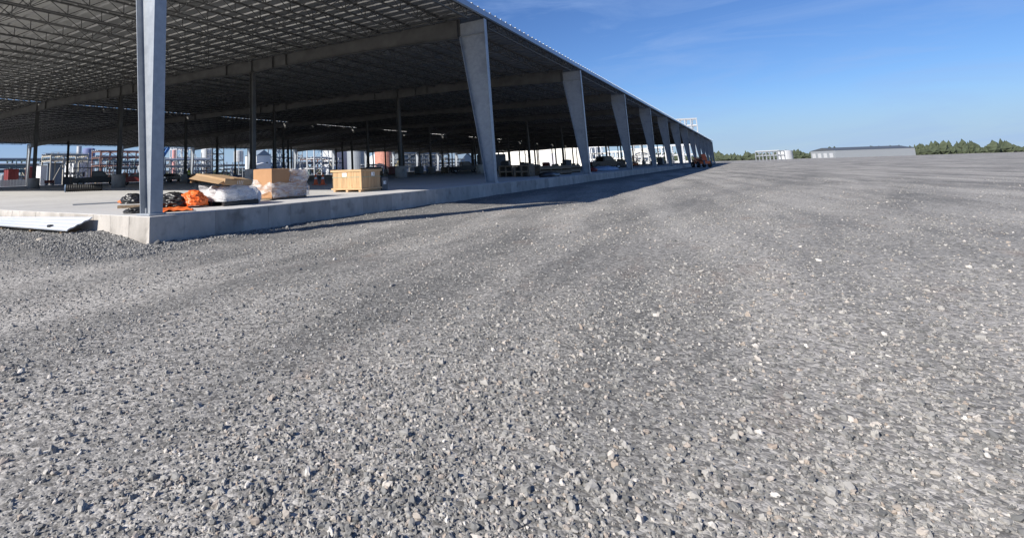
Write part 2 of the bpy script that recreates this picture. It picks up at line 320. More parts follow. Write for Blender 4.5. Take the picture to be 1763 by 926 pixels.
def stones():
    rng = np.random.default_rng(3); pts = []; scl = []; tint = []
    def put_(x, y, s, t):
        if (x > -0.02 and -0.02 < y): return
        pts.append((x, y, gh(x, y) + s * 0.15)); scl.append(s); tint.append(t)
    for k in range(240000):                                   # loose stones, thinner with distance
        r = math.exp(rng.uniform(math.log(1.6), math.log(45))); a = R(rng.uniform(-42, 112))
        x = CAM.x + r * math.cos(a); y = CAM.y + r * math.sin(a)
        dn = noise.noise(Vector((x * 0.16 - y * 0.03, y * 0.75 + x * 0.16, 1.7)))
        if rng.random() > 0.62 + 0.9 * dn: continue
        s = min(0.024, rng.lognormal(math.log(0.0062), 0.48)) * (1.0 if r < 9 else 1.25)
        put_(x, y, s, rng.random() ** 1.25)
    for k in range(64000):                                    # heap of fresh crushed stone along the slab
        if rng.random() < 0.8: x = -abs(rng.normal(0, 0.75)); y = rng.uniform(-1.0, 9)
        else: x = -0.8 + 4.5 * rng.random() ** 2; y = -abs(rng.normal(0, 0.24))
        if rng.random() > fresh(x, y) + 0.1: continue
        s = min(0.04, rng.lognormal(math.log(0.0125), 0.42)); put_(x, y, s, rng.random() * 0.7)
    m_ = bpy.data.meshes.new('loose_stones'); m_.from_pydata(pts, [], [])
    a = m_.attributes.new('ssize', 'FLOAT', 'POINT'); a.data.foreach_set('value', scl)
    a = m_.attributes.new('tint', 'FLOAT', 'POINT'); a.data.foreach_set('value', tint)
    o = put('loose_stones', m_); tag(o, 'loose crushed stones scattered over the gravel yard', 'gravel', kind='stuff')
    ng = bpy.data.node_groups.new('scatter_stones', 'GeometryNodeTree')
    ng.interface.new_socket('Geometry', in_out='INPUT', socket_type='NodeSocketGeometry'); ng.interface.new_socket('Geometry', in_out='OUTPUT', socket_type='NodeSocketGeometry')
    N = ng.nodes.new; gi = N('NodeGroupInput'); go = N('NodeGroupOutput'); l = ng.links.new
    ico = N('GeometryNodeMeshIcoSphere'); ico.inputs['Radius'].default_value = 1.0; ico.inputs['Subdivisions'].default_value = 2
    sp = N('GeometryNodeSetPosition'); nn = N('ShaderNodeTexNoise'); nn.inputs['Scale'].default_value = 0.9; nn.inputs['Detail'].default_value = 1
    sub = N('ShaderNodeVectorMath'); sub.operation = 'SUBTRACT'; sub.inputs[1].default_value = (0.5, 0.5, 0.5)
    mul = N('ShaderNodeVectorMath'); mul.operation = 'MULTIPLY'; mul.inputs[1].default_value = (1.9, 1.9, 1.9)
    l(nn.outputs['Color'], sub.inputs[0]); l(sub.outputs[0], mul.inputs[0]); l(mul.outputs[0], sp.inputs['Offset']); l(ico.outputs['Mesh'], sp.inputs['Geometry'])
    sm = N('GeometryNodeSetMaterial'); sm.inputs['Material'].default_value = M_stone; l(sp.outputs['Geometry'], sm.inputs['Geometry'])
    ip = N('GeometryNodeInstanceOnPoints'); l(gi.outputs[0], ip.inputs['Points']); l(sm.outputs['Geometry'], ip.inputs['Instance'])
    rv = N('FunctionNodeRandomValue'); rv.data_type = 'FLOAT_VECTOR'; rv.inputs[0].default_value = (0, 0, 0); rv.inputs[1].default_value = (6.28, 6.28, 6.28); l(rv.outputs[0], ip.inputs['Rotation'])
    r2 = N('FunctionNodeRandomValue'); r2.data_type = 'FLOAT_VECTOR'; r2.inputs[0].default_value = (0.7, 0.65, 0.5); r2.inputs[1].default_value = (1.5, 1.2, 0.95); r2.inputs['Seed'].default_value = 4
    na = N('GeometryNodeInputNamedAttribute'); na.data_type = 'FLOAT'; na.inputs['Name'].default_value = 'ssize'
    vm = N('ShaderNodeVectorMath'); vm.operation = 'SCALE'; l(r2.outputs[0], vm.inputs[0]); l(na.outputs[0], vm.inputs['Scale']); l(vm.outputs[0], ip.inputs['Scale'])
    l(ip.outputs[0], go.inputs[0])
    o.modifiers.new('scatter', 'NODES').node_group = ng
stones()

# ------------------------------------------------------------------ the canopy shed
shed = thing('canopy_shed', 'huge open-sided steel canopy shed on a raised concrete slab', 'shed', (0, 0, 0))
YW = 108.38; XE = 260.2
FX = [0.28] + [19.3 + 20 * k for k in range(13)]
ROWY = [18.063 * k for k in range(1, 6)]
def deck(y):
    yy = y if y < YW / 2 else YW - y
    return 8.90 + 0.018 * yy
# slab core, floor bays and face panels
MB().box(0.10, 0.10, GZ - 0.6, XE, YW, -0.06).build('slab_core', CONC, shed)
BX, BY, GAP = 4.87, 4.51, 0.012
near = {}; rest = MB()
ix = 0; x = 0.014
xcuts = [0.014]
while xcuts[-1] < XE - 0.5: xcuts.append(min(XE, xcuts[-1] + BX))
ycuts = [0.014]
while ycuts[-1] < YW - 0.5: ycuts.append(min(YW, ycuts[-1] + BY))
for i in range(len(xcuts) - 1):
    for j in range(len(ycuts) - 1):
        x0, x1, y0, y1 = xcuts[i], xcuts[i + 1] - GAP, ycuts[j], ycuts[j + 1] - GAP
        if i < 6 and j < 12: MB().bev(x0, y0, -0.07, x1, y1, random.uniform(-0.002, 0.002), 0.005).build('floor_bay', CONC, shed)
        else: rest.box(x0, y0, -0.07, x1, y1, 0)
tag(rest.build('floor_bays', CONC, shed), kind='stuff')
def face_panels():
    y = 0.0; k = 0
    while y < 34:
        wd = 0.775 + random.uniform(-0.02, 0.02)
        dx = random.uniform(-0.004, 0.004)
        MB().bev(dx, y + (0.0 if k else 0.103), -1.0, 0.10, y + wd - 0.006, -0.006 - random.uniform(0, 0.006), 0.006).build('slab_face_panel', CPAN, shed); y += wd; k += 1
    MB().box(0.0, y, -1.0, 0.10, YW, -0.008).build('slab_face_panel', CPAN, shed)
    x = -0.002; k = 0
    while x < 118:
        wd = 0.82 + random.uniform(-0.03, 0.03); dy = random.uniform(-0.005, 0.005)
        MB().bev(x, dy, -1.0, x + wd - 0.006, 0.10, -0.004 - random.uniform(0, 0.008), 0.006).build('slab_face_panel', CPAN, shed); x += wd; k += 1
    MB().box(x, 0.0, -1.0, XE, 0.10, -0.006).build('slab_face_panel', CPAN, shed)
face_panels()

# tapered eave columns
def eave_column(X, y_out, sgn, b0, b1, hw, zt):
    """outer flange vertical at y_out, inner flange leaning inwards; sgn +1 near side, -1 far side"""
    c = MB(); t = 0.02; y = lambda d: y_out + sgn * d
    o = c
    ya, yb = sorted((y(0), y(t))); c.box(X - hw, ya, 0.045, X + hw, yb, zt)
    web = [(y(t), 0.045), (y(b0), 0.045), (y(b1), zt - 0.75), (y(b1), zt), (y(t), zt)]
    c.prism(web, X - 0.008, X + 0.008, 'x')
    fl = [(y(b0), 0.045), (y(b0 + t), 0.045), (y(b1 + t), zt - 0.75), (y(b1), zt - 0.75)]
    c.prism(fl, X - hw, X + hw, 'x')
    col = c.build('eave_column', GALV, shed)
    p = MB(); ya, yb = sorted((y(-0.06), y(b0 + 0.08))); p.bev(X - hw - 0.05, max(ya, 0.02) if sgn > 0 else ya, 0.004, X + hw + 0.05, yb, 0.045, 0.006); p.build('base_plate', GALV, col)
    if X < 60 and sgn > 0:
        for dx in (-hw * 0.55, hw * 0.55):
            for dd in (0.10, b0 - 0.10):
                MB().tube((X + dx, y(dd), 0.045), (X + dx, y(dd), 0.15), 0.018, n=6).build('anchor_bolt', MGREY, col)
    if X > 5:
        k = MB(); k.prism([(y(0.03), zt - 0.75), (y(b1 - 0.005), zt - 0.75), (y(b1 - 0.005), zt - 0.73), (y(0.03), zt - 0.73)], X - hw + 0.01, X + hw - 0.01, 'x'); k.build('stiffener', GALV, col)
    return col
for i, X in enumerate(FX):
    eave_column(X, 0.20, 1, 0.36 if i == 0 else 0.45, 0.98 if i == 0 else 1.42, 0.15 if i == 0 else 0.17, 8.52)
    if i >= 1: eave_column(X, YW - 0.2, -1, 0.45, 1.42, 0.17, 8.52)
# interior columns on round pedestals
def hsec(bm, X, Y, z0, z1, b, d):
    bm.box(X - b / 2, Y - d / 2, z0, X + b / 2, Y - d / 2 + 0.02, z1); bm.box(X - b / 2, Y + d / 2 - 0.02, z0, X + b / 2, Y + d / 2, z1); bm.box(X - 0.01, Y - d / 2 + 0.02, z0, X + 0.01, Y + d / 2 - 0.02, z1)
for i, X in enumerate(FX):
    for k, Y in enumerate(ROWY):
        if i == 0: continue
        pd = MB(); pd.lathe([(0.60, 0.004), (0.60, 1.16), (0.58, 1.18), (0.0, 1.18)], (X, Y, 0), 24 if i < 4 else 14); ped = pd.build('column_pedestal', CPAN, shed, smooth=False)
        for p in ped.data.polygons: p.use_smooth = abs(p.normal.z) < 0.5
        c = MB(); hsec(c, X, Y, 1.20, deck(Y) - 1.0, 0.30, 0.34); col = c.build('interior_column', GIRD, shed)
        b = MB(); b.box(X - 0.27, Y - 0.27, 1.182, X + 0.27, Y + 0.27, 1.20); b.build('base_plate', GIRD, col)
# girders: plate girders with haunches over the columns
def girder(X):
    yb = [1.62, 6, 11, 15.5, 18.06, 20.6, 24, 30, 33.5, 36.13, 38.7, 44, 49, 52, 54.19]
    dp = [1.06, 0.92, 0.84, 0.86, 0.96, 0.84, 0.70, 0.74, 0.86, 0.98, 0.92, 0.80, 0.80, 0.9, 0.98]
    yb = yb + [YW - q for q in yb[::-1][1:]]; dp = dp + dp[::-1][1:]
    g = MB(); n = len(yb); t = 0.022
    top = [deck(q) - 0.16 for q in yb]; bot = [a - d_ for a, d_ in zip(top, dp)]
    for i in range(n - 1):
        for z0, z1, hw in ((top[i] - t, top[i + 1] - t, 0.17), (bot[i], bot[i + 1], 0.17)):
            g.add([(X - hw, yb[i], z0), (X + hw, yb[i], z0), (X + hw, yb[i + 1], z1), (X - hw, yb[i + 1], z1), (X - hw, yb[i], z0 + t), (X + hw, yb[i], z0 + t), (X + hw, yb[i + 1], z1 + t), (X - hw, yb[i + 1], z1 + t)],
                  [(3, 2, 1, 0), (4, 5, 6, 7), (0, 1, 5, 4), (1, 2, 6, 5), (2, 3, 7, 6), (3, 0, 4, 7)])
        g.add([(X - 0.008, yb[i], bot[i] + t), (X - 0.008, yb[i + 1], bot[i + 1] + t), (X - 0.008, yb[i + 1], top[i + 1] - t), (X - 0.008, yb[i], top[i] - t),
               (X + 0.008, yb[i], bot[i] + t), (X + 0.008, yb[i + 1], bot[i + 1] + t), (X + 0.008, yb[i + 1], top[i + 1] - t), (X + 0.008, yb[i], top[i] - t)], [(0, 1, 2, 3), (7, 6, 5, 4)])
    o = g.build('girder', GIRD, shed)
    if X < 45:
        for q in (1.75, 14.6, 15.9, 18.06, 20.9, 34, 36.13, 38.5, 52, 54.19):
            tz = deck(q) - 0.182; bz = np.interp(q, yb, bot) + t
            MB().box(X - 0.15, q - 0.008, bz, X - 0.01, q + 0.008, tz).build('stiffener', GIRD, o)
for X in FX: girder(X)
# open web joists along X
JL = 19.70; JD = 0.58
def joist_mesh(simple=False):
    j = MB(); n = 11; pn = 1.72; x0 = (JL - pn * (n - 1)) / 2
    j.box(0, -0.055, -0.06, JL, -0.008, 0); j.box(0, 0.008, -0.06, JL, 0.055, 0)
    j.box(x0 - 0.1, -0.05, -JD, x0 + pn * (n - 1) + 0.1, -0.008, -JD + 0.055); j.box(x0 - 0.1, 0.008, -JD, x0 + pn * (n - 1) + 0.1, 0.05, -JD + 0.055)
    bw = 0.034
    for k in range(n):
        xb = x0 + pn * k
        j.bar((xb, 0, -JD + 0.03), (xb, 0, -0.03), bw)
        if k < n - 1:
            j.bar((xb, 0, -JD + 0.03), (xb + pn / 2, 0, -0.03), bw); j.bar((xb + pn / 2, 0, -0.03), (xb + pn, 0, -JD + 0.03), bw)
    j.bar((x0, 0, -JD + 0.03), (0.18, 0, -0.05), bw); j.bar((x0 + pn * (n - 1), 0, -JD + 0.03), (JL - 0.18, 0, -0.05), bw)
    j.box(0, -0.05, -0.12, 0.12, 0.05, -0.06); j.box(JL - 0.12, -0.05, -0.12, JL, 0.05, -0.06)
    return j
JY = [0.62] + [2.55 + 2.095 * k for k in range(25)]
JY = JY + [YW - q for q in JY[::-1]]
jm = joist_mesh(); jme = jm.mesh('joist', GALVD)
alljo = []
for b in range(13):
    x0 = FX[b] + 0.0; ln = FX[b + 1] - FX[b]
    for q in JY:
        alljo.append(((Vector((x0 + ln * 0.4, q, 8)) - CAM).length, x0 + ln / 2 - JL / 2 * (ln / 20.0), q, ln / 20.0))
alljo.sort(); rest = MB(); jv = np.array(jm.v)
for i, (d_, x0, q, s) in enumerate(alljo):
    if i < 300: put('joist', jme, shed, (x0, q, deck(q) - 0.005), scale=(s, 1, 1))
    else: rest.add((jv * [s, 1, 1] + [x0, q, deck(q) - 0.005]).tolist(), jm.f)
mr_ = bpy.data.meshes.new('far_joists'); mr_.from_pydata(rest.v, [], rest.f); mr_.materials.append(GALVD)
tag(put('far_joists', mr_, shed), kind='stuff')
# cross bridging between joists
br = MB()
for b in range(4):
    for fx in (0.14, 0.38, 0.62, 0.86):
        X = FX[b] + fx * 20
        for a, c in zip(JY[:-1], JY[1:]):
            if c - a > 3: continue
            br.bar((X, a, deck(a) - JD + 0.03), (X, c, deck(c) - 0.06), 0.034); br.bar((X + 0.03, a, deck(a) - 0.06), (X + 0.03, c, deck(c) - JD + 0.03), 0.034)
        br.bar((X + 0.06, 0.6, deck(0.6) - JD - 0.01), (X + 0.06, YW / 2, deck(YW / 2) - JD - 0.01), 0.03); 
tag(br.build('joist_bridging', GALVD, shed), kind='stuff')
# standing seam roof sheets, one trapezoid rib each, split at the open ridge slot
PW = 0.78; YR = YW / 2 - 0.17
def sheet_mb(y0, y1):
    p = [(0, 0), (PW - 0.20, 0), (PW - 0.165, 0.085), (PW - 0.085, 0.085), (PW - 0.01, 0), (PW, 0)]
    t = 0.012; loop = p + [(a, z + t) for a, z in p[::-1]]; n = len(loop); m_ = MB()
    vs = [(a, y0, deck(y0) + z) for a, z in loop] + [(a, y1, deck(y1) + z) for a, z in loop]
    k = len(p); fs = [(i, n + i, n + i + 1, i + 1) for i in range(n - 1)] + [(n - 1, 2 * n - 1, n, 0)]
    for base in (0, n):
        for i in range(k - 1): fs.append((base + i, base + i + 1, base + n - 2 - i, base + n - 1 - i))
    return m_.add(vs, fs)
sn = sheet_mb(0.16, YR); sme = sn.mesh('roof_sheet', DECK); sf = sheet_mb(YW - 0.16, YW - YR)
rest = MB(); x = -0.12; k = 0
while x < XE - PW:
    if k < 300: put('roof_sheet', sme, shed, (x, 0, 0))
    else: rest.add([(a + x, b, c) for a, b, c in sn.v], sn.f)
    rest.add([(a + x, b, c) for a, b, c in sf.v], sf.f)
    x += PW; k += 1
tag(rest.build('far_roof_sheets', DECK, shed), kind='stuff')
# ridge slot ties, fascias
rd = MB(); xx = 0.3
while xx < XE - 1:
    wd = random.choice((0.35, 0.5, 1.1, 0.4)); rd.box(xx, YR - 0.05, deck(YR) + 0.10, xx + wd, YW - YR + 0.05, deck(YR) + 0.115); xx += wd + random.uniform(0.5, 1.0)
tag(rd.build('ridge_ties', DECK, shed), kind='stuff')
for k in range(13):
    x0 = -0.12 if k == 0 else FX[k]; x1 = FX[k + 1] - 0.01 if k < 12 else XE - 0.6
    e = MB(); e.box(x0, 0.10, 8.60, x1, 0.15, 8.885); e.box(x0, 0.15, 8.60, x1, 0.24, 8.615); e.build('eave_fascia', FASC, shed)
    e = MB(); e.box(x0, YW - 0.15, 8.60, x1, YW - 0.10, 8.885); e.build('eave_fascia', FASC, shed)
# diagonal rod bracing in the third bay
for k, (p, q) in enumerate((((39.5, 18.06, 7.9), (59.1, 18.06, 1.3)), ((59.1, 18.25, 7.9), (39.5, 18.25, 1.3)), ((119.5, 36.1, 8), (139.1, 36.1, 1.3)), ((139.1, 36.3, 8), (119.5, 36.3, 1.3)))):
    MB().tube(p, q, 0.035, n=6).build('brace_rod', GALVD, shed)

# ------------------------------------------------------------------ things on the near end of the slab
def blob(name, m, parent, size, seed, amp=0.25, fold=0.08, sub=5, flat=True):
    bm = bmesh.new(); bmesh.ops.create_icosphere(bm, subdivisions=sub, radius=1)
    for v in bm.verts:
        p = v.co.copy(); n1 = noise.noise(p * 1.3 + Vector((seed, 0, 0))); n2 = noise.noise(p * 3.1 + Vector((0, seed, 0))); r = abs(noise.noise(p * 2.2 + Vector((seed, seed, 0))))
        r2 = abs(noise.noise(p * 5.2 + Vector((seed, 3, seed))))
        p = p * (1 + amp * n1 + amp * 0.35 * n2 + fold * (0.35 - r) * 2.2 + fold * 0.9 * (0.3 - r2) + fold * 0.18 * (0.3 - abs(noise.noise(p * 11.0 + Vector((3, seed, 1))))))
        if flat and p.z < -0.45: p.z = -0.45 + (p.z + 0.45) * 0.06
        v.co = Vector((p.x * size[0], p.y * size[1], (p.z + 0.46) * size[2] / 1.46))
    me = bpy.data.meshes.new(name); bm.to_mesh(me); bm.free(); me.materials.append(m); me.polygons.foreach_set('use_smooth', [True] * len(me.polygons))
    return put(name, me, parent)
def crumple(name, m, parent, w_, l_, seed, amp=0.03, n=26, thick=0.006):
    vs = []; fs = []
    for j in range(n):
        for i in range(n):
            u, v = i / (n - 1) - 0.5, j / (n - 1) - 0.5
            wob = 1 + 0.12 * noise.noise(Vector((u * 3 + seed, v * 3, 0)))
            z = amp * (0.6 + noise.noise(Vector((u * 6, v * 6, seed))) * 0.8 + (0.4 - abs(noise.noise(Vector((u * 11, v * 9, seed + 3))))) * 0.6)
            vs.append((u * w_ * wob, v * l_ * wob, max(0.006, z)))
    fs = [(j * n + i, j * n + i + 1, (j + 1) * n + i + 1, (j + 1) * n + i) for j in range(n - 1) for i in range(n - 1)]
    me = bpy.data.meshes.new(name); me.from_pydata(vs, [], fs); me.materials.append(m)
    o = put(name, me, parent); s = o.modifiers.new('solid', 'SOLIDIFY'); s.thickness = thick; me.polygons.foreach_set('use_smooth', [True] * len(fs)); return o
p0 = at(325, 358, z=0)
t_ = crumple('orange_tarp', ORANGE, None, 0.9, 2.4, 4, 0.045); t_.location = (1.62, 1.75, 0.004); t_.rotation_euler = (0, 0, R(-30)); tag(t_, 'flat crumpled orange tarp spread under the black bags by the corner column', 'tarp')
q = at(333, 346, z=0.16); b = blob('orange_bag', ORANGE, None, (0.30, 0.34, 0.36), 3.0, 0.2, 0.2); b.location = (q.x, q.y, 0.05); tag(b, 'bulging orange tarp bundle between black bag and wrapped pallet', 'bundle')
q = at(298, 350, z=0.12); b = blob('black_bag', BLACKP, None, (0.36, 0.42, 0.31), 8.0, 0.22, 0.2); b.location = (q.x, q.y, 0.05); b.rotation_euler = (0, 0, 0.5); tag(b, 'crumpled black plastic bag leaning against orange bundle, right of the corner column', 'bag')
q = at(228, 343, z=0.25); b = blob('black_bag', BLACKP, None, (0.26, 0.30, 0.26), 12.0, 0.15, 0.12); b.location = (q.x, q.y, 0.135); tag(b, 'rounded black bag on top of the timber plank, left of the corner column', 'bag')
q = at(236, 362, z=0.06); b = blob('black_bag', BLACKP, None, (0.26, 0.24, 0.12), 15.0, 0.2, 0.15); b.location = (q.x, q.y, 0.004); tag(b, 'flattened black bag under the timber plank beside the corner column', 'bag')
pl = at(203, 356.5, z=0.11); pr = at(262, 354, z=0.11)
pk = MB().bar((pl.x, pl.y, 0.11), (pr.x, pr.y, 0.11), 0.14, 0.07).build('timber_plank', DWOOD); tag(pk, 'dark timber plank lying across the bags behind the corner column', 'plank')
q = at(221, 349, z=0.16); b = blob('orange_bag', ORANGE, None, (0.22, 0.22, 0.10), 21.0, 0.2, 0.2, 3); b.location = (q.x, q.y, 0.148); tag(b, 'small orange tarp fold lying on the plank end under a black bag', 'tarp')

# pallet of clear bagged parts with a flat carton on top
pt = thing('wrapped_pallet', 'black plastic pallet of clear wrapped bags under a tan carton', 'pallet', (2.75, 0.98, 0))
for k in range(3): MB().bev(0.0, 0.02 + k * 0.5, 0.004, 1.2, 0.12 + k * 0.5, 0.10).build('skid', BLACKP, pt)
for k in range(7): MB().bev(0.01 + k * 0.17, 0.0, 0.102, 0.145 + k * 0.17, 1.12, 0.125, 0.004).build('deck_board', BLACKP, pt)
BAGM = mat('bagged_white_parts', (0.50, 0.50, 0.52), (0.74, 0.74, 0.75), 6, 0.35, bump=0.5, bscale=9)
for k, (x, y, s, h) in enumerate(((0.32, 0.32, 0.31, 0.40), (0.82, 0.36, 0.32, 0.40), (0.34, 0.82, 0.30, 0.38), (0.85, 0.80, 0.30, 0.40), (1.06, 0.22, 0.15, 0.30))):
    b = blob('wrapped_bag', BAGM, pt, (s, s, h), 30.0 + k * 3, 0.12, 0.14, 3); b.location = (x, y, 0.127)
def film_shell(name, parent, x0, y0, x1, y1, zlo, zhi, off, seed, wave):
    """a loose plastic skirt around a box: closed ring, lower and upper hem vary"""
    per = []; 
    n1 = 22
    for k in range(n1): per.append((x0 + (x1 - x0) * k / n1, y0, 0, -1))
    for k in range(n1): per.append((x1, y0 + (y1 - y0) * k / n1, 1, 0))
    for k in range(n1): per.append((x1 - (x1 - x0) * k / n1, y1, 0, 1))
    for k in range(n1): per.append((x0, y1 - (y1 - y0) * k / n1, -1, 0))
    N = len(per); m_ = 12; vs = []; fs = []
    for j in range(m_):
        v = j / (m_ - 1)
        for k, (x, y, nx_, ny_) in enumerate(per):
            lo = zlo(k / N) if callable(zlo) else zlo; hi = zhi(k / N) if callable(zhi) else zhi
            z = lo + (hi - lo) * v
            pz = Vector((x * 4 + seed, y * 4, z * 6)); d_ = off + wave * (noise.noise(pz) + 0.6 * (0.4 - abs(noise.noise(pz * 2.3))))
            d_ = max(0.012, d_); vs.append((x + nx_ * d_, y + ny_ * d_, z))
    for j in range(m_ - 1):
        for k in range(N): fs.append((j * N + k, j * N + (k + 1) % N, (j + 1) * N + (k + 1) % N, (j + 1) * N + k))
    me = bpy.data.meshes.new(name); me.from_pydata(vs, [], fs); me.materials.append(FILM); me.polygons.foreach_set('use_smooth', [True] * len(fs))
    return put(name, me, parent)
film_shell('plastic_wrap', pt, 0.03, 0.03, 1.14, 1.08, 0.12, lambda u: 0.50 + 0.05 * math.sin(u * 19), 0.03, 2.0, 0.05)
ct = thing('flat_carton', 'tan cardboard carton with open flap lying on the wrapped bags', 'carton', (3.12, 1.55, 0.58), R(18))
ct.rotation_euler = (R(9), R(3), R(10)); ct.location = (3.20, 1.52, 0.60)
MB().bev(-0.62, -0.52, 0.0, 0.50, 0.52, 0.16, 0.02).build('carton_body', CARDT, ct)
f_ = MB().bar((-0.62, -0.0, 0.11), (-0.86, -0.02, 0.02), 0.96, 0.012); f_.build('flap', CARDT, ct)
f_ = MB().bar((-0.35, -0.50, 0.175), (0.1, -0.50, 0.20), 0.14, 0.012); f_.build('flap', CARDT, ct)
for k in range(4): MB().box(-0.12 + k * 0.07, -0.523, 0.03, -0.105 + k * 0.07, -0.521, 0.13).build('tape_strip', LABEL, ct)

# big cardboard boxes wrapped in torn film
bx = thing('wrapped_cartons', 'large cardboard boxes on a pallet wrapped in torn clear film', 'boxes', (5.17, 1.73, 0))
MB().bev(0.03, 0.02, 0.004, 1.62, 0.80, 0.05, 0.006).build('pallet_sheet', DWOOD, bx)
MB().bev(0.0, 0.0, 0.052, 0.80, 0.82, 0.95, 0.018).build('carton', CARD, bx)
cc = MB().bev(-0.40, -0.38, 0.0, 0.40, 0.38, 0.86, 0.02).build('carton', CARD, bx); cc.location = (1.215, 0.41, 0.054); cc.rotation_euler = (0, R(1.2), R(3))
MB().bev(0.1, 0.12, 0.952, 0.7, 0.72, 0.96, 0.002).build('lid_flap', CARD, bx)
MB().box(0.37, 0.05, 0.9495, 0.43, 0.78, 0.952).build('tape_strip', LABEL, bx)
film_shell('plastic_wrap', bx, 0.0, 0.0, 1.62, 0.82, lambda u: 0.07 if u < 0.5 else 0.18 + 0.08 * math.sin(u * 14), lambda u: 0.50 + (0.40 * sstep(0.06, 0.24, u)) * (1 - sstep(0.6, 0.9, u)) + 0.05 * math.sin(u * 40), 0.045, 5.0, 0.10)
film_shell('plastic_wrap', bx, 0.86, 0.0, 1.60, 0.80, 0.55, lambda u: 0.93 + 0.04 * math.sin(u * 30), 0.06, 15.0, 0.12)
sb = thing('clear_bag', 'small lump of clear plastic between the wrapped pallet and the big boxes', 'plastic', (0, 0, 0))
q = at(428, 342, z=0.25); b = blob('plastic_lump', BAGM, sb, (0.20, 0.22, 0.42), 44.0, 0.25, 0.2, 3); b.location = (4.55, 1.9, 0.004)

# pine crate
cx, cy, cw, cl, chh = 10.08, 1.90, 1.42, 1.50, 0.86
cr_ = thing('pine_crate', 'pale pine shipping crate with white labels on the slab edge', 'crate', (cx, cy, 0))
for k in range(3): MB().bev(0.02 , 0.06 + k * 0.62, 0.004, cw - 0.02, 0.16 + k * 0.62, 0.085, 0.006).build('skid', WOODH, cr_)
MB().bev(0.0, 0.0, 0.087, cw, cl, 0.145, 0.006).build('base_rail', WOODH, cr_)
def boards(along, n, wd, fixed, faces):
    g = wd / n
    for k in range(n):
        a0 = k * g + 0.003; a1 = (k + 1) * g - 0.003; d_ = random.uniform(0.0, 0.006)
        z1 = 0.775
        if along == 'x': MB().bev(a0, fixed - d_, 0.147, a1, fixed + 0.022, z1, 0.003).build('side_board', WOOD, cr_)
        else: MB().bev(fixed - d_, a0, 0.147, fixed + 0.022, a1, z1, 0.003).build('side_board', WOOD, cr_)
boards('y', 6, cl - 0.10, 0.025, 1); 
boards('x', 6, cw - 0.08, 0.03, 1)
MB().box(0.06, 0.07, 0.147, cw - 0.03, cl - 0.04, 0.775).build('inner_lining', DWOOD, cr_)
MB().bev(-0.012, -0.005, 0.777, cw + 0.01, cl + 0.01, 0.845, 0.006).build('lid_rim', WOODH, cr_)
for k in range(6): MB().bev(-0.02, -0.012 + k * 0.256, 0.847, cw + 0.02, 0.236 + k * 0.256, 0.866, 0.003).build('lid_board', WOODH, cr_)
MB().bev(-0.004, -0.004, 0.147, 0.03, 0.07, 0.775, 0.004).build('corner_post', WOOD, cr_)
def label(parent, pts, name='label', rows=3):
    """flat paper label: pts = corner, edge vector u, edge vector v, outward normal"""
    c, u, v, n = map(Vector, pts); m_ = MB(); m_.add([c + n * 0.002, c + u + n * 0.002, c + u + v + n * 0.002, c + v + n * 0.002, c, c + u, c + u + v, c + v], [(0, 1, 2, 3), (7, 6, 5, 4), (0, 4, 5, 1), (1, 5, 6, 2), (2, 6, 7, 3), (3, 7, 4, 0)])
    o = m_.build(name, LABEL, parent); p = MB()
    for k in range(rows):
        a = c + u * 0.62 + v * (0.2 + 0.22 * k) + n * 0.003; p.add([a, a + u * 0.26, a + u * 0.26 + v * 0.13, a + v * 0.13], [(0, 1, 2, 3)])
    p.build('print', PRINT, o); return o
label(cr_, ((0.017, 0.94, 0.60), (0, -0.22, 0), (0, 0, 0.14), (-1, 0, 0)))
label(cr_, ((0.70, 0.022, 0.60), (0.24, 0, 0), (0, 0, 0.15), (0, -1, 0)))
STRAP = mat('green_strap', (0.20, 0.30, 0.22), (0.26, 0.36, 0.27), 5, 0.5)
s_ = MB(); s_.box(0.012, -0.008, 0.565, 0.0165, cl - 0.05, 0.58); s_.box(0.012, 0.018, 0.565, cw - 0.03, 0.0225, 0.58); s_.build('strap', STRAP, cr_)
# grey carton and black bundle behind the crate
gp = at(656, 327, z=0)
gb = thing('grey_box', 'small grey box with a pale label at the end of the pine crate', 'box', (11.62, 1.98, 0))
MB().bev(0, 0, 0.004, 0.42, 0.5, 0.50, 0.012).build('box_body', mat('grey_carton', (0.12, 0.11, 0.105), (0.16, 0.15, 0.14), 4, 0.7), gb); MB().bev(-0.01, -0.01, 0.502, 0.43, 0.51, 0.53, 0.008).build('box_lid', DGREY, gb)
label(gb, ((0.10, 0.0, 0.24), (0.2, 0, 0), (0, 0, 0.13), (0, -1, 0)))
b = blob('black_bundle', BLACKP, None, (0.42, 0.40, 0.36), 52, 0.2, 0.2); b.location = (11.95, 2.95, 0.004); b.scale = (1, 1, 2.4); tag(b, 'black plastic bundle standing behind the grey box and crate', 'bundle')
# traffic cones
for (px, lb) in ((544, 'orange traffic cone nearest the wrapped boxes'), (556, 'orange traffic cone nearest the pine crate')):
    q = at(px, 318.6, z=0); t_ = thing('traffic_cone', lb, 'cone', (q.x, q.y, 0), 0.3, 'pair of orange traffic cones'); 
    MB().bev(-0.21, -0.21, 0.004, 0.21, 0.21, 0.04, 0.012).build('cone_base', CONEO, t_)
    o = MB().lathe([(0.155, 0.042), (0.15, 0.07), (0.04, 0.68), (0.03, 0.70), (0.0, 0.70)], n=18).build('cone_body', CONEO, t_, smooth=True)
    MB().lathe([(0.098, 0.37), (0.0995, 0.375), (0.077, 0.50), (0.0755, 0.505)], n=18).build('reflective_band', LABEL, o)
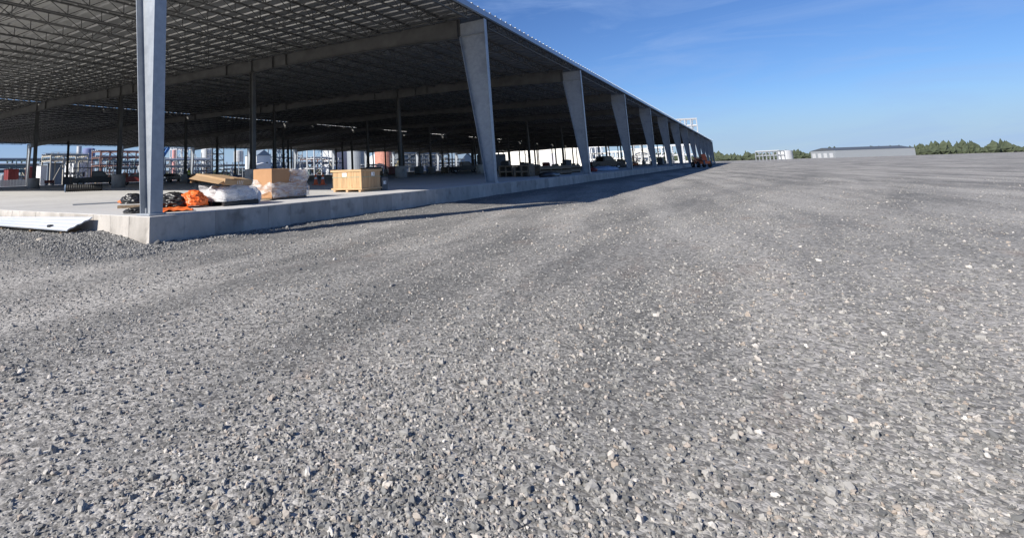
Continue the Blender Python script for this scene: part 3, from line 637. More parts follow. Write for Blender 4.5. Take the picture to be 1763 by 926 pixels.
# corrugated pipe
q0 = at(111.5, 331, z=0); dv = Vector((0.86, -0.51, 0)).normalized()
cp = thing('corrugated_pipe', 'short length of black corrugated drain pipe lying on the slab', 'pipe', (q0.x, q0.y, 0.262), math.atan2(dv.y, dv.x))
PL = 2.35; nr = 17; prof = []
for k in range(nr * 4 + 1):
    ph = k % 4; prof.append((PL * k / (nr * 4), 0.258 if ph in (1, 2) else 0.236))
n = 28; vs = [(x, r * math.cos(2 * PI * i / n), r * math.sin(2 * PI * i / n)) for x, r in prof for i in range(n)]; vs += [(x, 0.2 * math.cos(2 * PI * i / n), 0.2 * math.sin(2 * PI * i / n)) for x in (PL, 0) for i in range(n)]
K = len(prof); fs = [(j * n + i, j * n + (i + 1) % n, (j + 1) * n + (i + 1) % n, (j + 1) * n + i) for j in range(K + 1) for i in range(n)] + [((K + 1) * n + i, (K + 1) * n + (i + 1) % n, (i + 1) % n, i) for i in range(n)]
MB().add(vs, fs).build('pipe_wall', mat('matt_black_pipe', (0.012, 0.012, 0.013), (0.02, 0.02, 0.021), 5, 0.65), cp, smooth=False)
rg = MB(); rg.add([(x, r * math.cos(2 * PI * i / n), r * math.sin(2 * PI * i / n)) for x, r in ((-0.01, 0.262), (0.06, 0.262), (0.06, 0.215), (-0.01, 0.215)) for i in range(n)], [(j * n + i, j * n + (i + 1) % n, ((j + 1) % 4) * n + (i + 1) % n, ((j + 1) % 4) * n + i) for j in range(4) for i in range(n)])
rg.build('end_ring', BLUET, cp)
# steel plate strip on floor
a = at(125, 353.5, z=0); b2 = at(243, 347.5, z=0)
st = MB().bar((a.x, a.y, 0.02), (b2.x, b2.y, 0.02), 0.16, 0.03).build('steel_flat', MGREY); tag(st, 'long grey steel flat bar lying on the lit slab left of the column', 'steel bar')

# coated sheets leaning against the slab end
sh = thing('sheet_stack', 'bright white coated metal sheets leaning against the slab end', 'sheet metal', (0, 0, 0))
tr, brr = Vector((-0.10, 2.12, -0.08)), Vector((-0.55, 2.36, -0.325)); tl, bl = Vector((-0.10, 9.6, -0.27)), Vector((-0.62, 9.6, -0.36))
nrm = (tr - brr).cross(tl - tr).normalized()
if nrm.z < 0: nrm = -nrm
def sheet(name, k, m, inset):
    m_ = MB(); d0 = nrm * (0.012 * k); P = []
    rows = 14
    for i in range(rows + 1):
        u = i / rows; z = 0.010 * (1 if i % 4 in (1, 2) else 0)
        for A, Bv in ((brr, tr), (bl, tl)):
            p = A.lerp(Bv, u) + d0 + nrm * z; p = p + Vector((0, inset if A is brr else 0, 0)); P.append(p)
    vs = P + [p - nrm * 0.008 for p in P]; n2 = len(P); fs = []
    for i in range(rows):
        a = i * 2; fs += [(a, a + 1, a + 3, a + 2), (n2 + a, n2 + a + 2, n2 + a + 3, n2 + a + 1), (a, a + 2, n2 + a + 2, n2 + a), (a + 1, n2 + a + 1, n2 + a + 3, a + 3)]
    fs += [(0, n2, n2 + 1, 1), (rows * 2, rows * 2 + 1, n2 + rows * 2 + 1, n2 + rows * 2)]
    return m_.add(vs, fs).build(name, m, sh)
for k in range(3): sheet('metal_sheet', k, SHEET, (0.02, 0.05, 0.0)[k])
MB().bar((-0.34, 2.5, -0.42), (-0.34, 9.4, -0.44), 0.09, 0.10).build('support_batten', DWOOD, sh)
for yy in (2.75, 4.4, 6.2): MB().box(-0.50, yy, -0.60, -0.06, yy + 0.09, -0.33).build('support_block', DWOOD, sh)
q = at(86, 392.5, X=-0.5); m_ = MB(); m_.bev(-0.04, -0.07, -0.01, 0.05, 0.07, 0.06, 0.01); o = m_.build('black_block', BLACKP); o.location = (q.x, q.y, q.z + 0.015); tag(o, 'small black block sitting on the leaning white sheets', 'block')
for (x, y, s, lb) in ((-1.05, 2.5, 0.055, 'long pale rock below the leaning sheets'), (-1.4, 2.4, 0.045, 'flat tan rock on gravel below the sheets'), (0.62, -0.14, 0.055, 'white rock at the foot of the shaded slab face near the corner'), (0.10, -0.16, 0.085, 'dark rock at the slab corner foot'), (1.05, -0.13, 0.05, 'grey rock at the foot of the shaded slab face'), (-2.3, 2.0, 0.035, 'small white stone on gravel at far left')):
    z = gh(x, y)
    b = blob('rock', mat('pale_rock', (0.30, 0.265, 0.225), (0.40, 0.36, 0.31), 6, 0.9, bump=0.4) if 'dark' not in lb else mat('dark_rock', (0.08, 0.08, 0.08), (0.14, 0.14, 0.14), 6, 0.9, bump=0.4), None, (s * (1.8 if 'long' in lb else 1.1), s, s * (0.7 if 'flat' in lb else 1.2)), x * 7.7, 0.35, 0.12, 2); b.location = (x, y, z - 0.01); b.rotation_euler = (0, 0, 0.9 + x * 5); tag(b, lb, 'rock')

# ------------------------------------------------------------------ things further in, under the roof
def lumber_pile(px0, px1, py, lb, rows, wd, long_, off=0.0):
    q = at(px0, py, z=0); e = at(px1, py - (px1 - px0) * 0.062, z=0)
    t = thing('lumber_stack', lb, 'lumber', (q.x, q.y, 0), math.atan2(e.y - q.y, e.x - q.x)); Lg = (e - q).length
    z = 0.004
    for r_ in range(rows):
        for k in range(4): 
            s = 0.1 + k * (Lg - 0.3) / 3; MB().box(s, 0.0, z, s + 0.1, wd, z + 0.10).build('bearer', DWOOD, t)
        z += 0.102
        for k in range(2):
            for j in range(7): MB().box(random.uniform(0, 0.08), j * wd / 7, z, Lg - random.uniform(0, 0.1), (j + 0.92) * wd / 7, z + 0.13).build('timber', DWOOD, t)
            z += 0.135
    return t
def pallet_stack(px, py, lb, n):
    q = at(px, py, z=0); t = thing('pallet_stack', lb, 'pallets', (q.x, q.y, 0), random.uniform(-0.1, 0.1), 'wooden pallets between the second and third columns')
    for k in range(n):
        z = 0.004 + k * 0.45
        for y in (0, 0.52, 1.04): MB().box(0, y, z, 1.2, y + 0.12, z + 0.32).build('runner', DWOOD, t)
        for x in np.linspace(0, 1.08, 6): MB().box(x, 0, z + 0.322, x + 0.12, 1.16, z + 0.36).build('deck_board', DWOOD, t)
        MB().box(0, 0, z + 0.362, 1.2, 1.16, z + 0.44).build('load_sheet', DWOOD, t)
pallet_stack(884, 304.5, 'stack of weathered wooden pallets just right of the second tall column', 2)
pallet_stack(912, 304.5, 'stack of weathered wooden pallets at the left end of the lumber pile', 2)
lumber_pile(930, 985, 303.0, 'long stack of weathered lumber left of the third tall column', 2, 1.4, 9)
lumber_pile(950, 1000, 300.0, 'long lumber stack behind the front one by the third column', 2, 1.4, 9)
q = at(1042, 294.3, z=0); b = blob('blue_tarp_bundle', BLUET, None, (1.7, 0.7, 0.5), 61, 0.15, 0.15, 3); b.location = (q.x, q.y, 0.004); b.rotation_euler = (0, 0, -0.6); tag(b, 'pale blue tarp bundle on the slab right of the third column', 'bundle')
q = at(1020, 296, z=0); b = blob('red_bundle', REDP, None, (0.5, 0.45, 0.42), 63, 0.2, 0.2, 3); b.location = (q.x, q.y, 0.004); tag(b, 'red bundle on the slab at the foot of the third column', 'bundle')
q = at(958, 305.3, z=0); b = blob('dark_tarp', BLACKP, None, (1.5, 0.5, 0.32), 66, 0.2, 0.2, 3); b.location = (q.x + 2, 1.15, 0.004); tag(b, 'dark tarp heap on the slab in front of the lumber', 'tarp')

def wheel(parent, x, y, r, wdt, side):
    t = MB(); n = 18; prof = [(r * 0.62, -wdt / 2), (r * 0.93, -wdt / 2), (r, -wdt * 0.36), (r, wdt * 0.36), (r * 0.93, wdt / 2), (r * 0.62, wdt / 2)]
    vs = [(x + rr * math.cos(2 * PI * i / n), y + d_, r + rr * math.sin(2 * PI * i / n)) for rr, d_ in prof for i in range(n)]
    t.add(vs, [(j * n + i, j * n + (i + 1) % n, ((j + 1) % 6) * n + (i + 1) % n, ((j + 1) % 6) * n + i) for j in range(6) for i in range(n)])
    o = t.build('wheel', RUBBER, parent); MB().tube((x, y - wdt * 0.3, r), (x, y + wdt * 0.3, r), r * 0.618, n=n).build('rim', LGREY, o)
def pickup(loc, rz, lb, paint, rack=False, lights=True, cat='pickup truck', nm='pickup_truck', van=False):
    t = thing(nm, lb, cat, loc, rz); w_ = 0.95
    b = [(-2.75, 0.55), (-2.75, 1.08), (-0.55, 1.12), (-0.5, 1.14), (1.0, 1.14), (2.45, 1.05), (2.72, 0.92), (2.75, 0.50), (2.2, 0.42), (-2.5, 0.45)]
    if van: b = [(-2.3, 0.40), (-2.3, 0.85), (-1.7, 0.98), (1.0, 0.95), (2.1, 0.85), (2.3, 0.65), (2.3, 0.38)]
    body = MB().prism(b, -w_, w_).build('body', paint, t)
    cb = [(-0.62, 1.14), (-0.5, 1.80), (-0.35, 1.86), (0.55, 1.86), (0.75, 1.80), (1.35, 1.145)]
    if van: cb = [(-1.75, 0.975), (-1.1, 1.42), (0.1, 1.46), (0.95, 0.965)]
    cab = MB().prism(cb, -w_ + 0.09, w_ - 0.09).build('cab', paint, t)
    gl = [(-0.45, 1.22), (-0.38, 1.72), (0.55, 1.72), (1.05, 1.22)]
    if van: gl = [(-1.45, 1.02), (-1.0, 1.36), (0.05, 1.40), (0.72, 1.02)]
    for y in (-w_ + 0.082, w_ - 0.082): MB().prism(gl, y - 0.004, y + 0.004).build('side_window', GLASS, t)
    fw = [(0.80, 1.74), (1.30, 1.20)] if not van else [(0.18, 1.42), (0.88, 1.02)]
    m_ = MB(); (xa, za), (xb, zb) = fw; nx_, nz_ = (za - zb), (xb - xa); l_ = math.hypot(nx_, nz_); ox, oz_ = nx_ / l_ * 0.02, nz_ / l_ * 0.02
    m_.add([(xa + ox, -0.75, za + oz_), (xa + ox, 0.75, za + oz_), (xb + ox, 0.8, zb + oz_), (xb + ox, -0.8, zb + oz_)], [(0, 1, 2, 3)]).build('windshield', GLASS, t)
    for x in ((-1.75, 1.78) if not van else (-1.4, 1.42)):
        for s in (-1, 1): wheel(t, x, s * (w_ - 0.12), 0.40 if not van else 0.32, 0.26, s)
    xf = 2.76 if not van else 2.31; xr = -2.76 if not van else -2.31
    for s in (-1, 1):
        MB().box(xf - 0.03, s * 0.72 - 0.16, 0.72, xf + 0.012, s * 0.72 + 0.16, 0.88).build('headlight', CHROME, t)
        MB().box(xr - 0.012, s * 0.82 - 0.08, 0.72, xr + 0.03, s * 0.82 + 0.08, 1.0).build('tail_light', REDP, t)
    MB().bev(xf - 0.1, -w_ + 0.02, 0.42, xf + 0.09, w_ - 0.02, 0.62, 0.02).build('bumper', DGREY, t)
    if rack:
        m_ = MB()
        for x in (-2.5, -0.7):
            for s in (-1, 1): m_.bar((x, s * 0.85, 1.1), (x, s * 0.85, 2.25), 0.06)
            m_.bar((x, -0.85, 2.25), (x, 0.85, 2.25), 0.06)
        for s in (-1, 1): m_.bar((-2.6, s * 0.85, 2.28), (0.9, s * 0.85, 2.28), 0.06)
        m_.bar((-2.5, -0.85, 1.1), (-0.7, -0.85, 2.25), 0.05); m_.build('ladder_rack', BLACKP, t)
    return t
q = at(166, 320.5, z=0); pickup((q.x, q.y, 0), R(-28), 'dark pickup truck with ladder rack parked left of the interior column', CARBLK, True)
q = at(800, 297.5, z=0); pickup((q.x, q.y, 0), R(-50), 'dark pickup truck parked under the roof left of the second tall column', CARBLK)
q = at(1040, 291.2, z=0); pickup((q.x, q.y, 0), R(-38), 'black pickup truck parked under the roof right of the third column', CARBLK, True)
q = at(392, 311.5, z=0); pickup((q.x, q.y + 20, 0), R(-20), 'dark low car parked beyond the wrapped pallet', CARBLK, van=True, cat='car', nm='parked_car')
q = at(292, 313.5, z=0); pickup((q.x, q.y, 0), R(200), 'silver car with glinting headlamp parked right of the corner column', CARGRY, van=True, cat='car', nm='parked_car')
q = at(236, 318.5, z=0); pickup((q.x, q.y, 0), R(140), 'red car parked behind the corner column', REDP, van=True, cat='car', nm='parked_car')
# dark trailer box left of lumber
q = at(860, 299.5, z=0); t = thing('dark_trailer', 'dark box trailer standing right of the second tall column', 'trailer', (q.x + 14, q.y + 6.5, 0), R(-40))
MB().bev(-1.8, -0.9, 0.55, 1.8, 0.9, 2.6, 0.05).build('trailer_box', DGREY, t); MB().bar((1.8, 0, 0.6), (2.9, 0, 0.5), 0.1).build('drawbar', DGREY, t)
for s in (-1, 1): wheel(t, 0, s * 0.98, 0.36, 0.2, s)
# red cart, boxes
q = at(85, 319.3, z=0); t = thing('red_cart', 'small red two-axle cart beyond the corrugated pipe', 'cart', (q.x, q.y, 0), R(-30))
MB().bev(-0.8, -0.5, 0.42, 0.8, 0.5, 0.95, 0.03).build('cart_box', REDP, t); MB().bar((-0.8, 0, 0.9), (-1.1, 0, 1.25), 0.06).build('handle', DGREY, t)
for x in (-0.55, 0.55):
    for s in (-1, 1): wheel(t, x, s * 0.46, 0.2, 0.1, s)
for px, s, lb in ((336, 1.2, 'brown cardboard box standing nearest the worker in the yellow vest'), (350, 1.0, 'lower brown cardboard box right of the one by the worker')):
    q = at(px, 314.5, z=0); t = thing('brown_box', lb, 'box', (q.x, q.y, 0), R(20)); MB().bev(-s / 2, -0.4, 0.004, s / 2, 0.4, s * 0.9, 0.02).build('box_body', CARD, t); MB().box(-s / 2 + 0.05, -0.04, s * 0.9, s / 2 - 0.05, 0.04, s * 0.9 + 0.004).build('tape_strip', CARDT, t)
q = at(409, 309.5, z=0); t = thing('blue_bin', 'blue open bin on the floor left of the first interior column', 'bin', (q.x, q.y, 0), R(10))
m_ = MB(); m_.box(-0.7, -0.5, 0.1, 0.7, 0.5, 0.14); m_.box(-0.7, -0.5, 0.142, -0.66, 0.5, 0.8); m_.box(0.66, -0.5, 0.142, 0.7, 0.5, 0.8); m_.box(-0.658, -0.5, 0.142, 0.658, -0.46, 0.8); m_.box(-0.658, 0.46, 0.142, 0.658, 0.5, 0.8); m_.build('bin_tub', BLUEP, t)
for x in (-0.6, 0.5): MB().box(x, -0.5, 0.004, x + 0.1, 0.5, 0.098).build('foot', BLUEP, t)

def scissor_lift(loc, rz, lb, m, hgt):
    t = thing('scissor_lift', lb, 'lift', loc, rz)
    MB().bev(-1.2, -0.5, 0.2, 1.2, 0.5, 0.75, 0.03).build('chassis', m, t)
    for x in (-0.85, 0.85):
        for s in (-1, 1): wheel(t, x, s * 0.46, 0.2, 0.14, s)
    n_ = 3; z = 0.78
    for k in range(n_):
        dz = (hgt - 0.78) / n_
        for y in (-0.35, 0.35): MB().bar((-0.9, y, z), (0.9, y, z + dz), 0.08).build('scissor_arm', DGREY, t); MB().bar((0.9, y * 0.8, z), (-0.9, y * 0.8, z + dz), 0.08).build('scissor_arm', DGREY, t)
        z += dz
    MB().bev(-1.2, -0.5, hgt, 1.2, 0.5, hgt + 0.1, 0.02).build('platform', m, t)
    m_ = MB()
    for x in (-1.15, 0, 1.15):
        for y in (-0.45, 0.45): m_.bar((x, y, hgt + 0.1), (x, y, hgt + 1.1), 0.05)
    for z in (0.6, 1.1):
        for y in (-0.45, 0.45): m_.bar((-1.15, y, hgt + z), (1.15, y, hgt + z), 0.05)
        for x in (-1.15, 1.15): m_.bar((x, -0.45, hgt + z), (x, 0.45, hgt + z), 0.05)
    m_.build('guard_rail', m, t)
ORLIFT = mat('lift_orange', (0.48, 0.11, 0.03), (0.54, 0.14, 0.04), 3, 0.5)
def fl(px, d_): v = ray(px, 300); v = Vector((v.x, v.y, 0)).normalized(); return (CAM.x + v.x * d_, CAM.y + v.y * d_, 0)
scissor_lift(fl(262 + 90, 96), 0.4, 'dark orange scissor lift under the roof beyond the brown boxes', ORLIFT, 1.1)
scissor_lift(fl(742, 118), 1.0, 'blue scissor lift under the roof left of the dark pickup', BLUEP, 1.3)
scissor_lift(fl(1096, 128), 0.2, 'orange scissor lift under the roof between fourth and fifth tall columns', ORLIFT, 1.2)
def pallet_load(px, d_, h_, m, lb):
    t = thing('pallet_load', lb, 'pallet load', fl(px, d_), random.uniform(0, 1.5), 'loaded pallets standing under the roof')
    for y in (-0.5, 0, 0.44): MB().box(-0.6, y, 0.004, 0.6, y + 0.1, 0.1).build('skid', DWOOD, t)
    MB().box(-0.62, -0.52, 0.102, 0.62, 0.56, 0.13).build('deck_board', DWOOD, t)
    for i in range(2):
        for j in range(2): MB().bev(-0.6 + i * 0.605, -0.5 + j * 0.525, 0.132, -0.6 + i * 0.605 + 0.59, -0.5 + j * 0.525 + 0.51, 0.132 + h_ * random.uniform(0.85, 1.0), 0.03).build('load_box', m, t)
for px, d_, h_, m, lb in ((486, 92, 1.2, DGREY, 'dark loaded pallet above the wrapped boxes, far under the roof'), (515, 88, 1.0, DWOOD, 'brown loaded pallet left of the traffic cones, far under the roof'), (580, 84, 1.1, BLACKP, 'black loaded pallet right of the traffic cones'), (652, 80, 1.2, DWOOD, 'brown loaded pallet behind the black bundle by the crate'), (676, 96, 1.5, REDP, 'red loaded pallet left of the first-row column behind the crate'), (722, 84, 1.2, DGREY, 'dark grey loaded pallet just right of the first-row column behind the crate'),
                          (766, 90, 1.0, DWOOD, 'brown loaded pallet left of the dark pickup'), (872, 74, 1.5, BLACKP, 'tall black loaded pallet behind the weathered pallets'), (905, 90, 1.4, DGREY, 'dark loaded pallet behind the lumber, left end'), (942, 96, 1.2, REDP, 'red loaded pallet behind the lumber stack'), (978, 100, 1.6, DGREY, 'dark loaded pallet behind the lumber, right end'), (1072, 112, 1.4, DWOOD, 'brown loaded pallet just left of the fourth tall column'), (1140, 150, 1.8, DGREY, 'dark loaded pallet right of the fifth tall column'),
                          (118, 92, 1.3, BLACKP, 'black loaded pallet above the corrugated pipe'), (212, 88, 1.5, ORLIFT, 'orange loaded pallet right of the second-row pedestal')):
    pallet_load(px, d_, h_, m, lb)
# worker in a yellow vest
def person(loc, rz, lb):
    t = thing('person', lb, 'person', loc, rz)
    J = {'pel': (0, 0, .95, .15), 'wai': (0, 0, 1.1, .14), 'che': (0, .01, 1.35, .165), 'nec': (0, .0, 1.50, .06), 'hd0': (0, .02, 1.60, .085), 'hd1': (0, .02, 1.70, .085),
         'hL': (.1, 0, .9, .095), 'kL': (.12, .03, .5, .065), 'aL': (.12, 0, .1, .045), 'tL': (.13, .15, .04, .035), 'hR': (-.1, 0, .9, .095), 'kR': (-.12, .04, .5, .065), 'aR': (-.13, 0, .1, .045), 'tR': (-.14, .15, .04, .035),
         'sL': (.19, 0, 1.42, .06), 'eL': (.26, -.02, 1.14, .045), 'wL': (.25, .1, .92, .032), 'fL': (.25, .13, .84, .03), 'sR': (-.19, 0, 1.42, .06), 'eR': (-.27, .0, 1.14, .045), 'wR': (-.22, .18, 1.02, .032), 'fR': (-.19, .25, .98, .03)}
    E_ = 'pel wai,wai che,che nec,nec hd0,hd0 hd1,pel hL,hL kL,kL aL,aL tL,pel hR,hR kR,kR aR,aR tR,che sL,sL eL,eL wL,wL fL,che sR,sR eR,eR wR,wR fR'
    k = list(J); me = bpy.data.meshes.new('body'); me.from_pydata([J[q][:3] for q in k], [tuple(k.index(z) for z in e.split()) for e in E_.split(',')], [])
    bm = bmesh.new(); bm.from_mesh(me); ly = bm.verts.layers.skin.verify(); bm.verts.ensure_lookup_table()
    for i, q in enumerate(k):
        sv = bm.verts[i][ly]; sv.radius = (J[q][3], J[q][3] * (0.8 if q in ('pel', 'wai', 'che') else 1)); sv.use_root = (q == 'pel')
    bm.to_mesh(me); bm.free(); o = put('body', me, t)
    o.modifiers.new('skin', 'SKIN').use_smooth_shade = True; s = o.modifiers.new('sub', 'SUBSURF'); s.levels = s.render_levels = 1; me.materials.append(DENIM)
    v = MB(); v.lathe([(0.19, 0.0), (0.20, 0.2), (0.225, 0.36), (0.20, 0.46), (0.10, 0.52)], (0, 0, 0.98), 16); vo = v.build('vest', HIVIS, t, smooth=True); vo.scale = (1.05, 0.82, 1)
    for z in (1.10, 1.22): b = MB().lathe([(0.205, 0), (0.211, 0.04)], (0, 0, z), 16).build('reflective_band', LABEL, t); b.scale = (1.06, 0.85, 1)
    MB().lathe([(0.0, 1.58), (0.08, 1.59), (0.098, 1.66), (0.095, 1.72)], (0, 0.025, 0), 14).build('face', SKIN, t, smooth=True)
    MB().lathe([(0.14, 1.715), (0.125, 1.73), (0.118, 1.77), (0.08, 1.83), (0.0, 1.85)], (0, 0.03, 0), 14).build('hard_hat', WHITE, t, smooth=True)
q = at(325, 317, z=0); person((q.x, q.y, 0), R(190), 'person in a yellow hi-vis vest standing under the roof beside brown boxes')

# orange machine at the far right end, outside the eave
q = at(1199, 288.0, z=GZ); t = thing('orange_telehandler', 'orange telehandler standing on gravel by the far right end of the shed', 'telehandler', (118, -2.9, GZ), R(200))
MB().prism([(-2.4, 0.7), (-2.4, 1.5), (-0.6, 1.6), (1.6, 1.3), (2.3, 1.2), (2.3, 0.7)], -0.85, 0.85).build('chassis', ORVEH, t)
MB().prism([(-0.8, 1.605), (-0.7, 2.55), (0.35, 2.6), (0.85, 1.62), (0.85, 1.4), (0.3, 1.45)], 0.05, 0.83).build('cab', ORVEH, t)
MB().prism([(-0.62, 1.8), (-0.55, 2.45), (0.28, 2.48), (0.62, 1.8)], 0.835, 0.845).build('side_window', GLASS, t)
MB().prism([(-0.62, 1.8), (-0.55, 2.45), (0.28, 2.48), (0.62, 1.8)], 0.035, 0.045).build('side_window', GLASS, t)
MB().bar((-2.3, -0.4, 1.9), (2.9, -0.4, 1.35), 0.34, 0.36).build('boom', ORVEH, t); MB().bar((2.9, -0.4, 1.35), (3.2, -0.4, 0.5), 0.25, 0.3).build('boom_head', DGREY, t)
for s in (-0.45, 0.45): MB().bar((3.22, -0.4 + s, 0.25), (4.3, -0.4 + s, 0.25), 0.12, 0.05).build('fork', DGREY, t)
for x in (-1.6, 1.6):
    for s in (-1, 1): wheel(t, x, s * 0.95, 0.58, 0.40, s)
# ------------------------------------------------------------------ the plant beyond the shed
def rack(nm, lb, cat, p0, p1, depth, levels, bays, m, pipes=3, pm_=None, brace=False, post=0.22, top_rail=False):
    """a pipe rack / frame from p0 to p1 (ground points), beams at the given heights"""
    p0, p1 = Vector((p0[0], p0[1], GZ)), Vector((p1[0], p1[1], GZ)); d_ = p1 - p0; Ln = d_.length
    t = thing(nm, lb, cat, p0, math.atan2(d_.y, d_.x)); top = max(levels)
    for k in range(bays + 1):
        x = Ln * k / bays
        for y in (0, depth): MB().bar((x, y, 0), (x, y, top + 0.2), post).build('post', m, t)
        for z in levels: MB().bar((x, 0, z), (x, depth, z), post * 0.8, post).build('cross_beam', m, t)
    for z in levels:
        for y in (0, depth): MB().bar((0, y, z + post * 0.6), (Ln, y, z + post * 0.6), post * 0.7, post).build('beam', m, t)
        for k in range(pipes):
            r = random.choice((0.10, 0.16, 0.22, 0.28)); y = depth * (k + 0.7) / (pipes + 0.4)
            MB().tube((-0.6, y, z + post + r), (Ln + 0.6, y, z + post + r), r, n=8).build('pipe', random.choice(pm_ or (LGREY, WHITE, MGREY)), t)
    if brace:
        for k in range(bays):
            x0, x1 = Ln * k / bays, Ln * (k + 1) / bays; zz = [0] + list(levels)
            for a, b in zip(zz[:-1], zz[1:]):
                if (k % 2) == 0: MB().bar((x0, 0, a), (x1, 0, b), post * 0.45).build('brace', m, t)
                else: MB().bar((x1, 0, a), (x0, 0, b), post * 0.45).build('brace', m, t)
    if top_rail:
        for y in (0, depth):
            for h_ in (0.5, 1.0): MB().bar((0, y, top + h_), (Ln, y, top + h_), 0.06).build('handrail', m, t)
        for k in range(bays * 2 + 1): MB().bar((Ln * k / (bays * 2), 0, top), (Ln * k / (bays * 2), 0, top + 1.0), 0.06).build('rail_post', m, t)
    return t
def tank(lb, c, r, h, m, nm='storage_tank', cat='tank', dome=0.25, legs=0, ladder=True):
    t = thing(nm, lb, cat, (c[0], c[1], GZ)); z0 = legs
    MB().lathe([(r, z0), (r, z0 + h), (r * 0.75, z0 + h + r * dome * 0.6), (0.05, z0 + h + r * dome)], n=28).build('shell', m, t, smooth=False)
    for z in (0.33, 0.66): MB().lathe([(r + 0.005, z0 + h * z), (r + 0.06, z0 + h * z), (r + 0.06, z0 + h * z + 0.12), (r + 0.005, z0 + h * z + 0.12)], n=28).build('hoop', m, t)
    if legs:
        for k in range(4): a = PI / 4 + k * PI / 2; MB().bar((r * .8 * math.cos(a), r * .8 * math.sin(a), 0), (r * .8 * math.cos(a), r * .8 * math.sin(a), z0), 0.2).build('leg', MGREY, t)
    if ladder:
        m_ = MB()
        for s in (-0.2, 0.2): m_.bar((s, -r - 0.15, z0), (s, -r - 0.15, z0 + h + 0.8), 0.05)
        for k in range(int(h / 0.6)): m_.bar((-0.2, -r - 0.15, z0 + 0.4 + 0.6 * k), (0.2, -r - 0.15, z0 + 0.4 + 0.6 * k), 0.04)
        m_.build('ladder', LGREY, t)
    return t
def house(nm, lb, cat, p0, sx, sy, h, m, roofm, rise=1.0, ridge='x', rz=0.0, openings=()):
    t = thing(nm, lb, cat, (p0[0], p0[1], GZ), rz)
    MB().box(0, 0, 0, sx, sy, h).build('wall', m, t)
    if ridge == 'x': MB().prism([(-0.3, h + 0.003), (sy / 2, h + rise), (sy + 0.3, h + 0.003)], -0.3, sx + 0.3, 'x').build('roof', roofm, t)
    else: MB().prism([(-0.3, h + 0.003), (sx / 2, h + rise), (sx + 0.3, h + 0.003)], -0.3, sy + 0.3, 'y').build('roof', roofm, t)
    for (face, a, b, z0, z1, nm2, m2) in openings:
        f_ = MB(); g = MB()
        if face == '-x': f_.box(-0.05, a - 0.12, z0, -0.002, b + 0.12, z1 + 0.14); g.box(-0.08, a, z0 + 0.02, -0.052, b, z1)
        else: f_.box(a - 0.12, -0.05, z0, b + 0.12, -0.002, z1 + 0.14); g.box(a, -0.08, z0 + 0.02, b, -0.052, z1)
        o = f_.build(nm2, MGREY, t); g.build('pane' if 'window' in nm2 else 'door_leaf', m2, o)
        if 'roll' in nm2:
            s = MB(); n_ = int((z1 - z0) / 0.3)
            for k in range(n_):
                z = z0 + 0.1 + k * 0.3
                if face == '-x': s.box(-0.10, a, z, -0.082, b, z + 0.24)
                else: s.box(a, -0.10, z, b, -0.082, z + 0.24)
            s.build('door_slats', m2, o)
    n_ = int(sx / 1.2)
    r_ = MB()
    for k in range(n_ + 1): r_.box(k * 1.2 - 0.02, -0.035, 0, k * 1.2 + 0.02, -0.003, h - 0.02)
    for k in range(int(sy / 1.2) + 1): r_.box(-0.035, k * 1.2 - 0.02, 0, -0.003, k * 1.2 + 0.02, h - 0.02)
    tag(r_.build('cladding_ribs', m, t), kind='stuff')
    return t
def gx(px, Y): return at(px, 290, Y=Y).x
def gz(px, py, Y): return at(px, py, Y=Y).z - GZ
# -- left of the corner column
rack('pipe_bridge', 'dark pipe bridge crossing the far left background', 'pipe rack', (gx(-60, 175), 175), (gx(92, 175), 175), 4, (gz(40, 290, 175), gz(40, 277, 175)), 6, TEAL, 4, (MGREY, LGREY, BLUEG), post=0.4)
t = house('red_container', 'dark red cargo container at the far left behind the fence', 'container', (gx(15, 124), 124), gx(33, 124) - gx(15, 124), 2.6, gz(24, 291, 124), REDP, REDP, 0.05)
tank('red and white round tank right of the far red container', (gx(51, 126), 126), 0.8, gz(50, 286, 126) - 0.3, REDP, ladder=False, nm='red_tank')
f = thing('mesh_fence', 'pale mesh fence panels at far left beyond the shed', 'fence', (gx(-20, 118), 118, GZ))
for k in range(14):
    x = k * (gx(52, 118) - gx(-20, 118)) / 13; MB().bar((x, 0, 0), (x, 0, 2.0), 0.08).build('post', LGREY, f)
    if k < 13:
        for j in range(1, 6): xx = x + j * (gx(52, 118) - gx(-20, 118)) / 13 / 6; MB().box(xx - 0.045, -0.01, 0.1, xx + 0.045, 0.01, 1.9).build('pale', LGREY, f)
house('white_container', 'white corrugated container standing left of the blue shed', 'container', (gx(70.5, 120), 120), gx(81, 120) - gx(70.5, 120), 2.5, gz(75, 285, 120), WHITE, WHITE, 0.05)
house('blue_shed', 'blue-grey corrugated shed under the tan pipe rack', 'shed', (gx(82, 136), 136), gx(107, 136) - gx(82, 136), 5, gz(95, 281, 136), BLUEG, BLUEG, 0.4)
rack('tan_pipe_rack', 'tan steel pipe rack with railed platform above the blue shed', 'pipe rack', (gx(87, 131), 131), (gx(151, 131), 131), 5, (gz(110, 277, 131), gz(110, 269, 131)), 3, TANST, 4, (TEAL, MGREY, LGREY), brace=True, post=0.32, top_rail=True)
house('white_block', 'white block building behind the tan rack', 'building', (gx(127, 158), 158), gx(163, 158) - gx(127, 158), 6, gz(145, 279, 158), WHITE, LGREY, 0.2, openings=(('-y', 2.0, 3.4, 2.4, 3.8, 'window', GLASS), ('-y', 6.0, 7.4, 2.4, 3.8, 'window', GLASS)))
rack('braced_structure', 'open braced steel frame in front of the white block', 'steel frame', (gx(116, 140), 140), (gx(142, 140), 140), 3, (3.0, 6.2), 4, MGREY, 2, (LGREY, TANST), brace=True, post=0.2)
